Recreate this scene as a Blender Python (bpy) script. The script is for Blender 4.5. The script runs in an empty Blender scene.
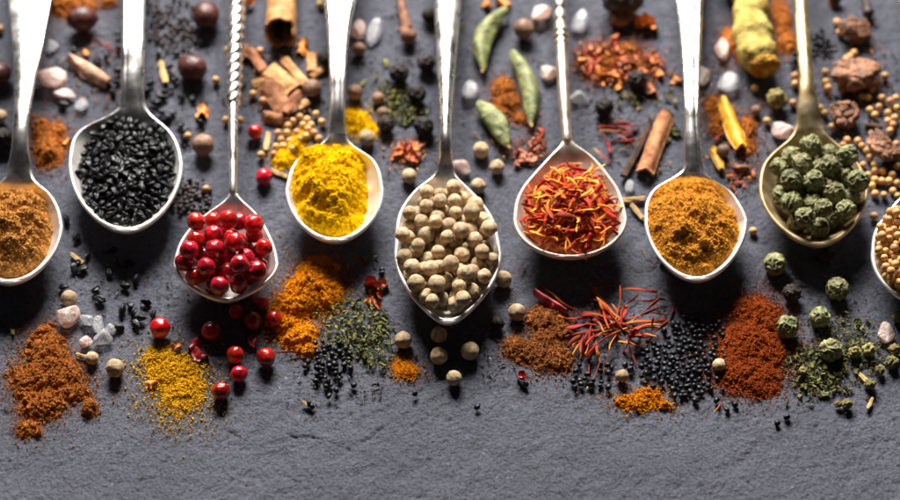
import bpy, bmesh, math, random
import numpy as np
from mathutils import Vector, Matrix, Euler, noise as mnoise

R = math.radians
rng = np.random.default_rng(11)
random.seed(11)
SC = bpy.context.scene
COL = SC.collection
MM = 0.001

# ------------------------------------------------------------------ camera frame (used to read sizes off the photograph)
ELEV = R(55.0); DIST = 0.70; FPX = 2500.0; S = DIST / FPX
CY, CZ = -DIST * math.cos(ELEV), DIST * math.sin(ELEV)
FW = np.array([0, math.cos(ELEV), -math.sin(ELEV)]); UP = np.array([0, math.sin(ELEV), math.cos(ELEV)])
SE = math.sin(ELEV)

def P(px, py, z=0.0):
    """table-space point at height z seen at photo pixel (px, py)"""
    px = np.asarray(px, float); py = np.asarray(py, float); z = np.asarray(z, float)
    a = (px - 450.0) / FPX; b = -(py - 250.0) / FPX
    dy = FW[1] + b * UP[1]; dz = FW[2] + b * UP[2]
    t = (z - CZ) / dz
    return a * t, CY + dy * t

def PV(px, py, z=0.0):
    x, y = P(px, py, z)
    return Vector((float(x), float(y), float(z)))

# ------------------------------------------------------------------ numpy noise
def _h(ix, iy, seed):
    ix = ix.astype(np.int64); iy = iy.astype(np.int64)
    n = (ix * 374761393 + iy * 668265263 + seed * 1442695041) & 0xFFFFFFFF
    n = ((n ^ (n >> 13)) * 1274126177) & 0xFFFFFFFF
    n = n ^ (n >> 16)
    return (n & 0xFFFFFF) / float(0xFFFFFF)

def vnoise(x, y, seed=0):
    ix = np.floor(x); iy = np.floor(y); fx = x - ix; fy = y - iy
    fx = fx * fx * fx * (fx * (fx * 6 - 15) + 10); fy = fy * fy * fy * (fy * (fy * 6 - 15) + 10)
    a = _h(ix, iy, seed); b = _h(ix + 1, iy, seed); c = _h(ix, iy + 1, seed); d = _h(ix + 1, iy + 1, seed)
    return (a + (b - a) * fx + (c - a) * fy + (a - b - c + d) * fx * fy) * 2 - 1

def fbm(x, y, seed=0, octv=4, gain=0.5):
    s = 0; a = 1.0; t = 0
    for k in range(octv):
        s = s + a * vnoise(x * 2 ** k + 17.3 * k, y * 2 ** k - 9.1 * k, seed + k * 7); t += a; a *= gain
    return s / t

def bumps(x, y, cell, seed=0, size=0.75):
    """rounded lumps on a jittered lattice, 0..1"""
    gx = x / cell; gy = y / cell; ix = np.floor(gx); iy = np.floor(gy)
    best = np.zeros_like(gx)
    for dx in (-1, 0, 1):
        for dy in (-1, 0, 1):
            cx = ix + dx; cy = iy + dy
            jx = _h(cx, cy, seed); jy = _h(cx, cy, seed + 91); r = size * (0.55 + 0.6 * _h(cx, cy, seed + 57))
            d2 = ((cx + jx - gx) ** 2 + (cy + jy - gy) ** 2) / (r * r)
            hgt = np.sqrt(np.maximum(0, 1 - d2)) * r / size
            best = np.maximum(best, hgt)
    return best

# ------------------------------------------------------------------ mesh helpers
def fast_mesh(name, v, faces, mat=None, smooth=True):
    v = np.asarray(v, np.float32); me = bpy.data.meshes.new(name)
    groups = faces if isinstance(faces, list) else [faces]
    groups = [np.asarray(g, np.int32) for g in groups if len(g)]
    nl = sum(g.size for g in groups); nf = sum(len(g) for g in groups)
    me.vertices.add(len(v)); me.vertices.foreach_set('co', v.ravel())
    me.loops.add(nl); me.polygons.add(nf)
    me.loops.foreach_set('vertex_index', np.concatenate([g.ravel() for g in groups]))
    starts = []; o = 0
    for g in groups:
        starts.append(o + np.arange(len(g)) * g.shape[1]); o += g.size
    me.polygons.foreach_set('loop_start', np.concatenate(starts).astype(np.int32))
    me.update(calc_edges=True); me.validate()
    me.polygons.foreach_set('use_smooth', np.full(len(me.polygons), smooth))
    if mat: me.materials.append(mat)
    return me

def tint(me, cols):
    at = me.color_attributes.new('tint', 'FLOAT_COLOR', 'POINT')
    c = np.ones((len(me.vertices), 4), np.float32); c[:, :3] = cols
    at.data.foreach_set('color', c.ravel())

def link(name, me, parent=None, loc=None, rot=None, scale=None):
    o = bpy.data.objects.new(name, me); COL.objects.link(o)
    if loc is not None: o.location = loc
    if rot is not None: o.rotation_euler = rot
    if scale is not None: o.scale = scale if hasattr(scale, '__len__') else (scale,) * 3
    if parent is not None: o.parent = parent
    return o

def T(o, label, cat, group=None, kind=None):
    o['label'] = label; o['category'] = cat
    if group: o['group'] = group
    if kind: o['kind'] = kind
    return o

def empty(name, loc, label, cat, group=None, rot=None):
    o = bpy.data.objects.new(name, None); COL.objects.link(o); o.location = loc
    o.empty_display_size = 0.002
    if rot is not None: o.rotation_euler = rot
    return T(o, label, cat, group)

_ico = {}
def ico(sub):
    if sub not in _ico:
        bm = bmesh.new(); bmesh.ops.create_icosphere(bm, subdivisions=sub, radius=1.0)
        v = np.array([x.co[:] for x in bm.verts]); f = np.array([[w.index for w in x.verts] for x in bm.faces]); bm.free()
        v /= np.linalg.norm(v, axis=1)[:, None]; _ico[sub] = (v, f)
    return _ico[sub]

def n3(v, sc, off):
    return np.array([mnoise.noise(Vector((a * sc + off, b * sc - off * 0.7, c * sc + off * 1.3))) for a, b, c in v])

def grid_faces(nu, nv, wrap_v=False):
    i = np.arange(nu - 1)[:, None]; j = np.arange(nv if wrap_v else nv - 1)[None, :]
    a = i * nv + j; b = i * nv + (j + 1) % nv
    return np.stack([a, b, b + nv, a + nv], -1).reshape(-1, 4)

# ------------------------------------------------------------------ materials
def mat(name, c1, c2, nscale=3.0, rough=0.6, rand=0.25, hue=0.0, bscale=0.0, bdist=0.0, coat=0.0, sss=0.0, sssr=(1, .4, .3),
        trans=0.0, metal=0.0, spec=0.5, use_tint=False, lo=0.35, hi=0.65, detail=4.0, ior=1.5, sssscale=0.001, bdetail=3.0, rough2=None):
    m = bpy.data.materials.new(name); m.use_nodes = True
    N = m.node_tree.nodes; L = m.node_tree.links; N.clear()
    out = N.new('ShaderNodeOutputMaterial'); b = N.new('ShaderNodeBsdfPrincipled'); L.new(b.outputs[0], out.inputs[0])
    tc = N.new('ShaderNodeTexCoord'); oi = N.new('ShaderNodeObjectInfo')
    mp = N.new('ShaderNodeVectorMath'); mp.operation = 'MULTIPLY_ADD'
    cx = N.new('ShaderNodeCombineXYZ'); mul = N.new('ShaderNodeMath'); mul.operation = 'MULTIPLY'; mul.inputs[1].default_value = 31.7
    L.new(oi.outputs['Random'], mul.inputs[0])
    for k in range(3): L.new(mul.outputs[0], cx.inputs[k])
    mp.inputs[1].default_value = (nscale,) * 3
    L.new(tc.outputs['Object'], mp.inputs[0]); L.new(cx.outputs[0], mp.inputs[2])
    nz = N.new('ShaderNodeTexNoise'); nz.inputs['Scale'].default_value = 1.0; nz.inputs['Detail'].default_value = detail
    L.new(mp.outputs[0], nz.inputs['Vector'])
    rp = N.new('ShaderNodeValToRGB'); rp.color_ramp.elements[0].position = lo; rp.color_ramp.elements[1].position = hi
    rp.color_ramp.elements[0].color = (*c1, 1); rp.color_ramp.elements[1].color = (*c2, 1)
    L.new(nz.outputs['Fac'], rp.inputs[0]); col = rp.outputs[0]
    if use_tint:
        at = N.new('ShaderNodeAttribute'); at.attribute_name = 'tint'
        mx = N.new('ShaderNodeMix'); mx.data_type = 'RGBA'; mx.blend_type = 'MULTIPLY'; mx.inputs[0].default_value = 1.0
        L.new(col, mx.inputs[6]); L.new(at.outputs['Color'], mx.inputs[7]); col = mx.outputs[2]
    hs = N.new('ShaderNodeHueSaturation')
    mr = N.new('ShaderNodeMapRange'); mr.inputs[3].default_value = 1 - rand; mr.inputs[4].default_value = 1 + rand
    L.new(oi.outputs['Random'], mr.inputs[0]); L.new(mr.outputs[0], hs.inputs['Value'])
    if hue:
        wn = N.new('ShaderNodeTexWhiteNoise'); wn.noise_dimensions = '1D'; L.new(oi.outputs['Random'], wn.inputs['W'])
        mh = N.new('ShaderNodeMapRange'); mh.inputs[3].default_value = 0.5 - hue; mh.inputs[4].default_value = 0.5 + hue
        L.new(wn.outputs['Value'], mh.inputs[0]); L.new(mh.outputs[0], hs.inputs['Hue'])
    L.new(col, hs.inputs['Color']); L.new(hs.outputs[0], b.inputs['Base Color'])
    b.inputs['Roughness'].default_value = rough; b.inputs['Metallic'].default_value = metal
    b.inputs['Specular IOR Level'].default_value = spec; b.inputs['IOR'].default_value = ior
    b.inputs['Coat Weight'].default_value = coat; b.inputs['Coat Roughness'].default_value = 0.12
    b.inputs['Subsurface Weight'].default_value = sss; b.inputs['Subsurface Radius'].default_value = sssr; b.inputs['Subsurface Scale'].default_value = sssscale
    b.inputs['Transmission Weight'].default_value = trans
    if rough2 is not None:
        m2 = N.new('ShaderNodeMapRange'); m2.inputs[1].default_value = 0.3; m2.inputs[2].default_value = 0.7
        m2.inputs[3].default_value = rough; m2.inputs[4].default_value = rough2
        L.new(nz.outputs['Fac'], m2.inputs[0]); L.new(m2.outputs[0], b.inputs['Roughness'])
    if bscale:
        nb = N.new('ShaderNodeTexNoise'); nb.inputs['Scale'].default_value = bscale; nb.inputs['Detail'].default_value = bdetail
        L.new(tc.outputs['Object'], nb.inputs['Vector'])
        bp = N.new('ShaderNodeBump'); bp.inputs['Strength'].default_value = 1.0; bp.inputs['Distance'].default_value = bdist
        L.new(nb.outputs['Fac'], bp.inputs['Height']); L.new(bp.outputs[0], b.inputs['Normal'])
    return m

M = {}
def powder_mat(k, c1, c2): M[k] = mat(k, c1, c2, nscale=1400, rough=0.95, rand=0.0, bscale=5200, bdist=0.00022, spec=0.05, lo=0.3, hi=0.7, detail=6)
powder_mat('cumin_powder', (0.38, 0.155, 0.032), (0.67, 0.34, 0.09))
powder_mat('turmeric_powder', (0.74, 0.36, 0.002), (0.97, 0.66, 0.006))
powder_mat('turmeric_dark', (0.42, 0.12, 0.003), (0.72, 0.27, 0.006))
powder_mat('curry_powder', (0.48, 0.18, 0.016), (0.78, 0.39, 0.055))
powder_mat('orange_powder', (0.34, 0.10, 0.02), (0.55, 0.20, 0.045))
powder_mat('brown_powder', (0.18, 0.056, 0.015), (0.36, 0.13, 0.038))
powder_mat('chilli_powder', (0.20, 0.032, 0.007), (0.38, 0.082, 0.014))
powder_mat('rust_powder', (0.26, 0.072, 0.015), (0.47, 0.17, 0.035))
powder_mat('yellow_powder', (0.50, 0.24, 0.006), (0.74, 0.42, 0.014))
M['white_pepper'] = mat('white_pepper', (0.44, 0.285, 0.14), (0.76, 0.58, 0.37), nscale=1.9, rough=0.66, rand=0.28, hue=0.01, bscale=11, bdist=0.0005, detail=7, spec=0.3)
M['pink_pepper'] = mat('pink_pepper', (0.25, 0.002, 0.007), (0.50, 0.007, 0.012), nscale=1.6, rough=0.22, rand=0.35, hue=0.006, coat=0.35, sss=0.4, sssr=(1, .15, .1), use_tint=True, bscale=6, bdist=0.00012)
M['green_pepper'] = mat('green_pepper', (0.075, 0.072, 0.024), (0.34, 0.33, 0.15), nscale=2.4, rough=0.55, rand=0.3, hue=0.015, bscale=10, bdist=0.0003, spec=0.35)
M['black_pepper'] = mat('black_pepper', (0.008, 0.005, 0.004), (0.036, 0.021, 0.017), nscale=2.4, spec=0.3, rough=0.5, rand=0.3, bscale=9, bdist=0.0003)
M['nigella'] = mat('nigella', (0.003, 0.003, 0.004), (0.010, 0.010, 0.012), nscale=2.5, rough=0.36, rand=0.3, bscale=6, bdist=0.00008, spec=0.28)
M['tiny_black'] = mat('tiny_black', (0.004, 0.004, 0.006), (0.014, 0.014, 0.018), nscale=2.0, rough=0.4, rand=0.4, bscale=5, bdist=0.00005, spec=0.35)
M['tiny_brown'] = mat('tiny_brown', (0.02, 0.012, 0.011), (0.075, 0.045, 0.04), nscale=2.0, rough=0.5, rand=0.4, bscale=8, bdist=0.0001)
M['mustard'] = mat('mustard', (0.46, 0.23, 0.07), (0.68, 0.40, 0.15), nscale=1.8, rough=0.45, rand=0.25, hue=0.015, sss=0.1, bscale=7, bdist=0.00008)
M['brown_berry'] = mat('brown_berry', (0.16, 0.08, 0.045), (0.32, 0.18, 0.10), nscale=2.5, rough=0.45, rand=0.25, bscale=7, bdist=0.0003)
M['purple_berry'] = mat('purple_berry', (0.040, 0.012, 0.010), (0.12, 0.036, 0.026), nscale=1.8, rough=0.36, rand=0.2, bscale=5, bdist=0.0003, spec=0.35)
M['saffron'] = mat('saffron', (0.72, 0.72, 0.72), (1, 1, 1), nscale=900, rough=0.6, rand=0.35, hue=0.010, use_tint=True, sss=0.0, spec=0.22, bscale=2500, bdist=0.00018)
M['salt_clear'] = mat('salt_clear', (0.86, 0.86, 0.90), (0.96, 0.96, 0.98), nscale=1.5, rough=0.18, rand=0.04, sss=0.4, sssr=(1, 1, 1), trans=0.75, bscale=4, bdist=0.0004, sssscale=0.003)
M['salt_pink'] = mat('salt_pink', (0.88, 0.55, 0.46), (0.97, 0.82, 0.76), nscale=1.3, rough=0.26, rand=0.08, sss=0.6, sssr=(1, .6, .5), trans=0.5, bscale=4, bdist=0.0004, sssscale=0.003)
M['cardamom'] = mat('cardamom', (0.11, 0.125, 0.04), (0.27, 0.285, 0.11), nscale=300, rough=0.6, rand=0.12, bscale=900, bdist=0.0004)
M['bark'] = mat('bark', (0.19, 0.072, 0.028), (0.40, 0.19, 0.085), nscale=380, rough=0.75, rand=0.28, hue=0.012, bscale=1500, bdist=0.0003, spec=0.2)
M['pale_bark'] = mat('pale_bark', (0.42, 0.20, 0.12), (0.70, 0.45, 0.32), nscale=300, rough=0.7, rand=0.1, bscale=1500, bdist=0.0003, spec=0.2)
M['stick'] = mat('stick', (0.36, 0.16, 0.055), (0.64, 0.36, 0.15), nscale=300, rough=0.7, rand=0.08, bscale=900, bdist=0.0004, spec=0.2)
M['dark_wood'] = mat('dark_wood', (0.03, 0.014, 0.008), (0.11, 0.045, 0.02), nscale=400, rough=0.85, rand=0.1, bscale=1500, bdist=0.0003)
M['straw'] = mat('straw', (0.36, 0.20, 0.06), (0.58, 0.36, 0.13), nscale=500, rough=0.7, rand=0.2, bscale=1800, bdist=0.0002)
M['herb'] = mat('herb', (0.055, 0.055, 0.014), (0.19, 0.18, 0.06), nscale=500, rough=0.75, rand=0.4, hue=0.02, bscale=2500, bdist=0.0002, spec=0.2)
M['chilli'] = mat('chilli', (0.26, 0.03, 0.008), (0.60, 0.17, 0.03), nscale=350, rough=0.5, rand=0.4, hue=0.02, bscale=1800, bdist=0.0002)
M['pink_flake'] = mat('pink_flake', (0.26, 0.06, 0.03), (0.50, 0.18, 0.09), nscale=350, rough=0.5, rand=0.3, bscale=1800, bdist=0.0002)
M['orange_flake'] = mat('orange_flake', (0.45, 0.12, 0.02), (0.72, 0.28, 0.05), nscale=350, rough=0.55, rand=0.3, bscale=1800, bdist=0.0002)
M['red_petal'] = mat('red_petal', (0.16, 0.006, 0.008), (0.36, 0.018, 0.02), nscale=350, rough=0.35, rand=0.2)
M['rind'] = mat('rind', (0.60, 0.25, 0.008), (0.85, 0.48, 0.02), nscale=420, rough=0.45, rand=0.1, bscale=1500, bdist=0.0003)
M['turmeric_root'] = mat('turmeric_root', (0.34, 0.23, 0.045), (0.62, 0.49, 0.15), nscale=260, rough=0.8, rand=0.0, bscale=1400, bdist=0.0005, spec=0.2, detail=8)
M['turmeric_end'] = mat('turmeric_end', (0.30, 0.11, 0.01), (0.58, 0.33, 0.03), nscale=500, rough=0.9, rand=0.0, bscale=1400, bdist=0.0006)
M['chunk'] = mat('chunk', (0.10, 0.036, 0.016), (0.38, 0.165, 0.075), nscale=1.7, rough=0.5, rand=0.15, bscale=7, bdist=0.0008, detail=7)
M['dark_pod'] = mat('dark_pod', (0.008, 0.006, 0.006), (0.05, 0.032, 0.026), nscale=2.4, rough=0.45, rand=0.1, bscale=7, bdist=0.0006)
M['clove'] = mat('clove', (0.15, 0.055, 0.028), (0.34, 0.15, 0.075), nscale=400, rough=0.7, rand=0.1, bscale=1500, bdist=0.0003)
M['bud'] = mat('bud', (0.12, 0.095, 0.025), (0.36, 0.28, 0.085), nscale=2.2, rough=0.7, rand=0.3, hue=0.02, bscale=7, bdist=0.0005)

def metal_mat(k, c1, c2, r1, r2, satin=0.34):
    m = mat(k, c1, c2, nscale=220, rough=r1, rough2=r2, rand=0.0, metal=1.0, bscale=700, bdist=0.00004, detail=6)
    N = m.node_tree.nodes; L = m.node_tree.links; b = next(n for n in N if n.type == 'BSDF_PRINCIPLED')
    at = N.new('ShaderNodeAttribute'); at.attribute_name = 'satin'
    mm = N.new('ShaderNodeMath'); mm.operation = 'MULTIPLY_ADD'; mm.inputs[1].default_value = -satin; mm.inputs[2].default_value = 1.0
    L.new(at.outputs['Fac'], mm.inputs[0]); L.new(mm.outputs[0], b.inputs['Metallic'])
    old = b.inputs['Roughness'].links[0].from_socket
    ma = N.new('ShaderNodeMath'); ma.operation = 'MULTIPLY_ADD'; ma.inputs[1].default_value = 0.12; L.new(at.outputs['Fac'], ma.inputs[0]); L.new(old, ma.inputs[2]); L.new(ma.outputs[0], b.inputs['Roughness'])
    # long fine scratches
    tc = N.new('ShaderNodeTexCoord'); mp = N.new('ShaderNodeMapping'); mp.inputs['Scale'].default_value = (2600, 160, 900); mp.inputs['Rotation'].default_value = (0, 0, .25)
    nz = N.new('ShaderNodeTexNoise'); nz.inputs['Scale'].default_value = 1.0; nz.inputs['Detail'].default_value = 3
    L.new(tc.outputs['Object'], mp.inputs[0]); L.new(mp.outputs[0], nz.inputs['Vector'])
    b2 = N.new('ShaderNodeBump'); b2.inputs['Distance'].default_value = 0.00002; L.new(nz.outputs['Fac'], b2.inputs['Height'])
    L.new(b.inputs['Normal'].links[0].from_socket, b2.inputs['Normal']); L.new(b2.outputs[0], b.inputs['Normal'])
    M[k] = m
metal_mat('silver', (0.74, 0.71, 0.67), (0.86, 0.84, 0.81), 0.22, 0.36)
metal_mat('old_silver', (0.58, 0.51, 0.42), (0.74, 0.67, 0.57), 0.34, 0.5)
metal_mat('brass', (0.38, 0.27, 0.13), (0.58, 0.45, 0.27), 0.36, 0.52)

def slate_mat():
    m = bpy.data.materials.new('slate'); m.use_nodes = True
    N = m.node_tree.nodes; L = m.node_tree.links; N.clear()
    out = N.new('ShaderNodeOutputMaterial'); b = N.new('ShaderNodeBsdfPrincipled'); L.new(b.outputs[0], out.inputs[0])
    tc = N.new('ShaderNodeTexCoord')
    def nz(sc, det, rough=0.55, dist=0.0):
        n = N.new('ShaderNodeTexNoise'); n.inputs['Scale'].default_value = sc; n.inputs['Detail'].default_value = det
        n.inputs['Roughness'].default_value = rough; n.inputs['Distortion'].default_value = dist
        L.new(tc.outputs['Object'], n.inputs['Vector']); return n
    big = nz(22, 5); fine = nz(1250, 5, 0.72); mid = nz(420, 7, 0.68, 0.5)
    rp = N.new('ShaderNodeValToRGB'); rp.color_ramp.elements[0].position = 0.3; rp.color_ramp.elements[1].position = 0.72
    rp.color_ramp.elements[0].color = (0.095, 0.102, 0.137, 1); rp.color_ramp.elements[1].color = (0.155, 0.163, 0.211, 1)
    L.new(big.outputs['Fac'], rp.inputs[0])
    r2 = N.new('ShaderNodeValToRGB'); r2.color_ramp.elements[0].position = 0.32; r2.color_ramp.elements[1].position = 0.7
    r2.color_ramp.elements[0].color = (0.35, 0.35, 0.36, 1); r2.color_ramp.elements[1].color = (1.65, 1.63, 1.65, 1)
    L.new(fine.outputs['Fac'], r2.inputs[0])
    mx = N.new('ShaderNodeMix'); mx.data_type = 'RGBA'; mx.blend_type = 'MULTIPLY'; mx.inputs[0].default_value = 0.8
    L.new(rp.outputs[0], mx.inputs[6]); L.new(r2.outputs[0], mx.inputs[7]); L.new(mx.outputs[2], b.inputs['Base Color'])
    fl = N.new('ShaderNodeTexVoronoi'); fl.inputs['Scale'].default_value = 330; L.new(tc.outputs['Object'], fl.inputs['Vector'])
    fr = N.new('ShaderNodeValToRGB'); fr.color_ramp.elements[0].position = 0.05; fr.color_ramp.elements[1].position = 0.16
    fr.color_ramp.elements[0].color = (0.34, 0.34, 0.36, 1); fr.color_ramp.elements[1].color = (0, 0, 0, 1); L.new(fl.outputs['Distance'], fr.inputs[0])
    m2 = N.new('ShaderNodeMix'); m2.data_type = 'RGBA'; m2.blend_type = 'ADD'
    fm = nz(60, 4); f2 = N.new('ShaderNodeMapRange'); f2.inputs[1].default_value = 0.52; f2.inputs[2].default_value = 0.75; L.new(fm.outputs['Fac'], f2.inputs[0]); L.new(f2.outputs[0], m2.inputs[0])
    L.new(mx.outputs[2], m2.inputs[6]); L.new(fr.outputs[0], m2.inputs[7]); L.new(m2.outputs[2], b.inputs['Base Color'])
    b.inputs['Roughness'].default_value = 0.5; b.inputs['Specular IOR Level'].default_value = 0.5
    vo = N.new('ShaderNodeTexVoronoi'); vo.inputs['Scale'].default_value = 520
    L.new(tc.outputs['Object'], vo.inputs['Vector'])
    def bump(h, dist, prev=None):
        bp = N.new('ShaderNodeBump'); bp.inputs['Distance'].default_value = dist; bp.inputs['Strength'].default_value = 1.0
        L.new(h, bp.inputs['Height'])
        if prev is not None: L.new(prev, bp.inputs['Normal'])
        return bp.outputs[0]
    n = bump(mid.outputs['Fac'], 0.0018)
    n = bump(vo.outputs['Distance'], 0.00022, n)
    n = bump(fine.outputs['Fac'], 0.0016, n)
    L.new(n, b.inputs['Normal'])
    return m
M['slate'] = slate_mat()

# ------------------------------------------------------------------ slate
def build_slate():
    xs = np.concatenate([np.linspace(-0.75, -0.17, 30), np.linspace(-0.165, 0.165, 900), np.linspace(0.17, 0.75, 30)])
    ys = np.concatenate([np.linspace(-0.55, -0.115, 24), np.linspace(-0.11, 0.14, 680), np.linspace(0.145, 0.75, 30)])
    X, Y = np.meshgrid(xs, ys, indexing='ij')
    ca, sa = math.cos(0.6), math.sin(0.6); U = X * ca + Y * sa; V = -X * sa + Y * ca
    Z = 0.00030 * fbm(X * 40, Y * 40, 3, 3) + 0.00022 * fbm(U * 70, V * 240, 9, 4) + 0.00026 * fbm(U * 380, V * 520, 5, 3, .6)
    # flaked terraces of the cleft stone
    t = fbm(U * 30, V * 60, 21, 4); Z += 0.00005 * np.floor(t * 6); c = fbm(U * 200 + 3, V * 300, 31, 4, .6); Z += 0.00011 * np.floor(c * 5) + 0.0002 * fbm(X * 1100, Y * 1100, 41, 2)
    # a few short cracks near the front edge
    for (x0, y0, x1, y1, dep) in ((291, 434, 318, 439, 0.0004), (318, 440, 352, 447, 0.00016), (225, 428, 238, 436, 0.0003), (341, 421, 349, 415, 0.0003), (374, 433, 382, 427, 0.0003)):
        ax, ay = P(x0, y0); bx, by = P(x1, y1); dx, dy = bx - ax, by - ay; l2 = dx * dx + dy * dy
        k = ((X - ax) * dx + (Y - ay) * dy) / l2; kk = np.clip(k, 0, 1)
        off = ((X - ax) * dy - (Y - ay) * dx) / math.sqrt(l2) + 0.0009 * fbm(X * 260, Y * 260, 77, 3)
        dd = np.sqrt(off ** 2 + ((k - kk) ** 2) * l2)
        Z -= dep * np.exp(-(dd / 0.0005) ** 2) * (off > -0.0003)
        Z += dep * 0.5 * np.exp(-((dd - 0.0014) / 0.0012) ** 2) * (off < 0)
    Z -= 0.00035
    Z = np.minimum(Z, 0.0)
    v = np.stack([X, Y, Z], -1).reshape(-1, 3)
    f = grid_faces(len(xs), len(ys))[:, ::-1]
    o = link('slate_slab', fast_mesh('slate_slab', v, f, M['slate']))
    T(o, 'dark grey rough slate slab under all the spoons and spices', 'slate slab', kind='structure')
build_slate()

# ------------------------------------------------------------------ spoons
LIP = 0.80 * MM
def smooth1(a, n):
    k = np.ones(n) / n; p = np.pad(a, (n // 2, n - 1 - n // 2), mode='edge'); return np.convolve(p, k, 'valid')

class Spoon: pass
def make_spoon(keys, y0, wl, wr, tip, round_a, neck, zk, label, mtl, D=9.0, handle='flat', crown=1.0, thread=0.0, cut=None, end=-150, zr0=10.6):
    """keys: (py, xl, xr) outline above the widest row; below it a super-ellipse to the tip (x, y)."""
    sp = Spoon()
    tx, ty = tip
    top_y = end if handle == 'flat' else neck - 8
    n1 = int((y0 - top_y) / 1.2)
    pa = np.linspace(top_y, y0, n1, endpoint=False)
    pb = y0 + (ty - y0) * np.sin(np.linspace(0, math.pi / 2, 70))
    py = np.concatenate([pa, pb])
    K = np.array(keys + [(y0, wl, wr)], float)
    xl = np.interp(py, K[:, 0], K[:, 1]); xr = np.interp(py, K[:, 0], K[:, 2])
    xl0, xr0 = smooth1(smooth1(xl, 9), 7), smooth1(smooth1(xr, 9), 7)
    xl[:n1], xr[:n1] = xl0[:n1], xr0[:n1]
    W = (wr - wl) / 2; cx0 = (wl + wr) / 2
    u = np.clip((py - y0) / (ty - y0), 0, 1); k = np.sqrt(np.maximum(0, 1 - u ** 2)) * (1 - round_a * u ** 2)
    low = py >= y0
    cxl = cx0 + (tx - cx0) * u ** 1.5
    xl = np.where(low, cxl - W * k, xl); xr = np.where(low, cxl + W * k, xr)
    if handle == 'flat':
        e = np.clip((py - end) / 14.0, 0.0, 1); e = np.sqrt(1 - (1 - e) ** 2) * 0.98 + 0.02
        m = (xl + xr) / 2; h = (xr - xl) / 2 * e; xl, xr = m - h, m + h
    Z = np.array(zk + [(neck + 22, zr0), (ty + 1, zr0)], float)
    zr = np.interp(py, Z[:, 0], Z[:, 1]) * MM
    zr = smooth1(zr, 17)
    X0, Yw = P(xl, py, zr); X1, _ = P(xr, py, zr)
    hw = np.maximum((X1 - X0) / 2, 1e-6); xc = (X0 + X1) / 2
    Wm = hw.max()
    # inner outline (inset by the lip)
    kk = 1 - LIP / Wm
    ki = np.interp(np.clip(u / kk, 0, 1), u[low], k[low]) * (u <= kk)
    wi = np.where(low, Wm * kk * ki, np.maximum(hw - LIP, 1e-5))
    wi = np.maximum(wi, 1e-5)
    d = D * MM * (wi / wi.max()) ** 1.5
    hf = np.clip((neck + 16 - py) / 30.0, 0, 1); hf = hf * hf * (3 - 2 * hf)
    d = d * (1 - hf)
    sp.py, sp.Y, sp.xc, sp.hw, sp.wi, sp.d, sp.zr, sp.hf = py, Yw, xc, hw, wi, d, zr, hf
    sp.crown, sp.thread = crown, thread; sp.v = np.clip((u - kk) / (1 - kk), 0, 1)
    nu = 47
    uu = np.sin(np.linspace(-math.pi / 2, math.pi / 2, nu))
    th = np.minimum((1.3 + 0.5 * hf) * MM, np.maximum(hw * 1.1, 2e-5))
    rings = []
    for i in range(len(py)):
        h = hw[i]; edge = min(0.38 * MM, h * 0.5)
        x = uu * (h - edge)
        zt = surf_z(x, i, sp)
        ring = [(xc[i] + a, Yw[i], b) for a, b in zip(x, zt)]
        ring.append((xc[i] + h - edge * 0.3, Yw[i], zt[-1] - th[i] * 0.18))
        ring.append((xc[i] + h, Yw[i], zt[-1] - th[i] * 0.5))
        ring += [(xc[i] + a, Yw[i], b - th[i]) for a, b in zip(x[::-1], zt[::-1])]
        ring.append((xc[i] - h, Yw[i], zt[0] - th[i] * 0.5))
        ring.append((xc[i] - h + edge * 0.3, Yw[i], zt[0] - th[i] * 0.18))
        rings.append(ring)
    V = np.array(rings); nr = V.shape[1]
    # end caps
    v = V.reshape(-1, 3)
    F = grid_faces(len(py), nr, True)
    row = np.repeat(np.arange(len(py) - 1), nr)
    c0 = len(v); v = np.vstack([v, V[0].mean(0), V[-1].mean(0)])
    last = (len(py) - 1) * nr
    j = np.arange(nr); jn = (j + 1) % nr
    cap0 = np.stack([j, np.full(nr, c0), jn], -1); cap1 = np.stack([last + j, last + jn, np.full(nr, c0 + 1)], -1)
    full = fast_mesh('tmp', v, [F, cap0, cap1])
    nrm = np.zeros(len(v) * 3, np.float32); full.vertices.foreach_get('normal', nrm); nrm = nrm.reshape(-1, 3)
    bpy.data.meshes.remove(full)
    split = int(np.argmin(np.abs(py - neck)))
    root = empty('spoon', (float(np.interp(y0, py, xc)), float(np.interp(y0, py, Yw)), 0), label, 'spoon', 'spoons laid in a row on the slate')
    sq = np.clip((py - neck - 4) / 26.0, 0, 1); sq = sq * sq * (3 - 2 * sq); sat = np.concatenate([np.repeat(sq, nr), [0, 1]])
    def sub(name, quads, tris):
        used = np.unique(np.concatenate([q.ravel() for q in (quads, tris) if len(q)]))
        idx = np.full(len(v), -1); idx[used] = np.arange(len(used))
        me = fast_mesh(name, v[used] - np.array(root.location), [idx[q] for q in (quads, tris) if len(q)], M[mtl])
        at = me.attributes.new('satin', 'FLOAT', 'POINT'); at.data.foreach_set('value', sat[used].astype(np.float32))
        me.normals_split_custom_set_from_vertices(nrm[used].tolist())
        return link(name, me, root)
    if handle == 'flat':
        sub('handle', F[row < split], cap0); sub('bowl', F[row >= split], cap1)
    else:
        sub('bowl', F, np.vstack([cap0, cap1]))
    sp.root = root; sp.neck = neck; sp.M = M[mtl]
    sp.Ys = Yw[::-1]
    return sp

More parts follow.
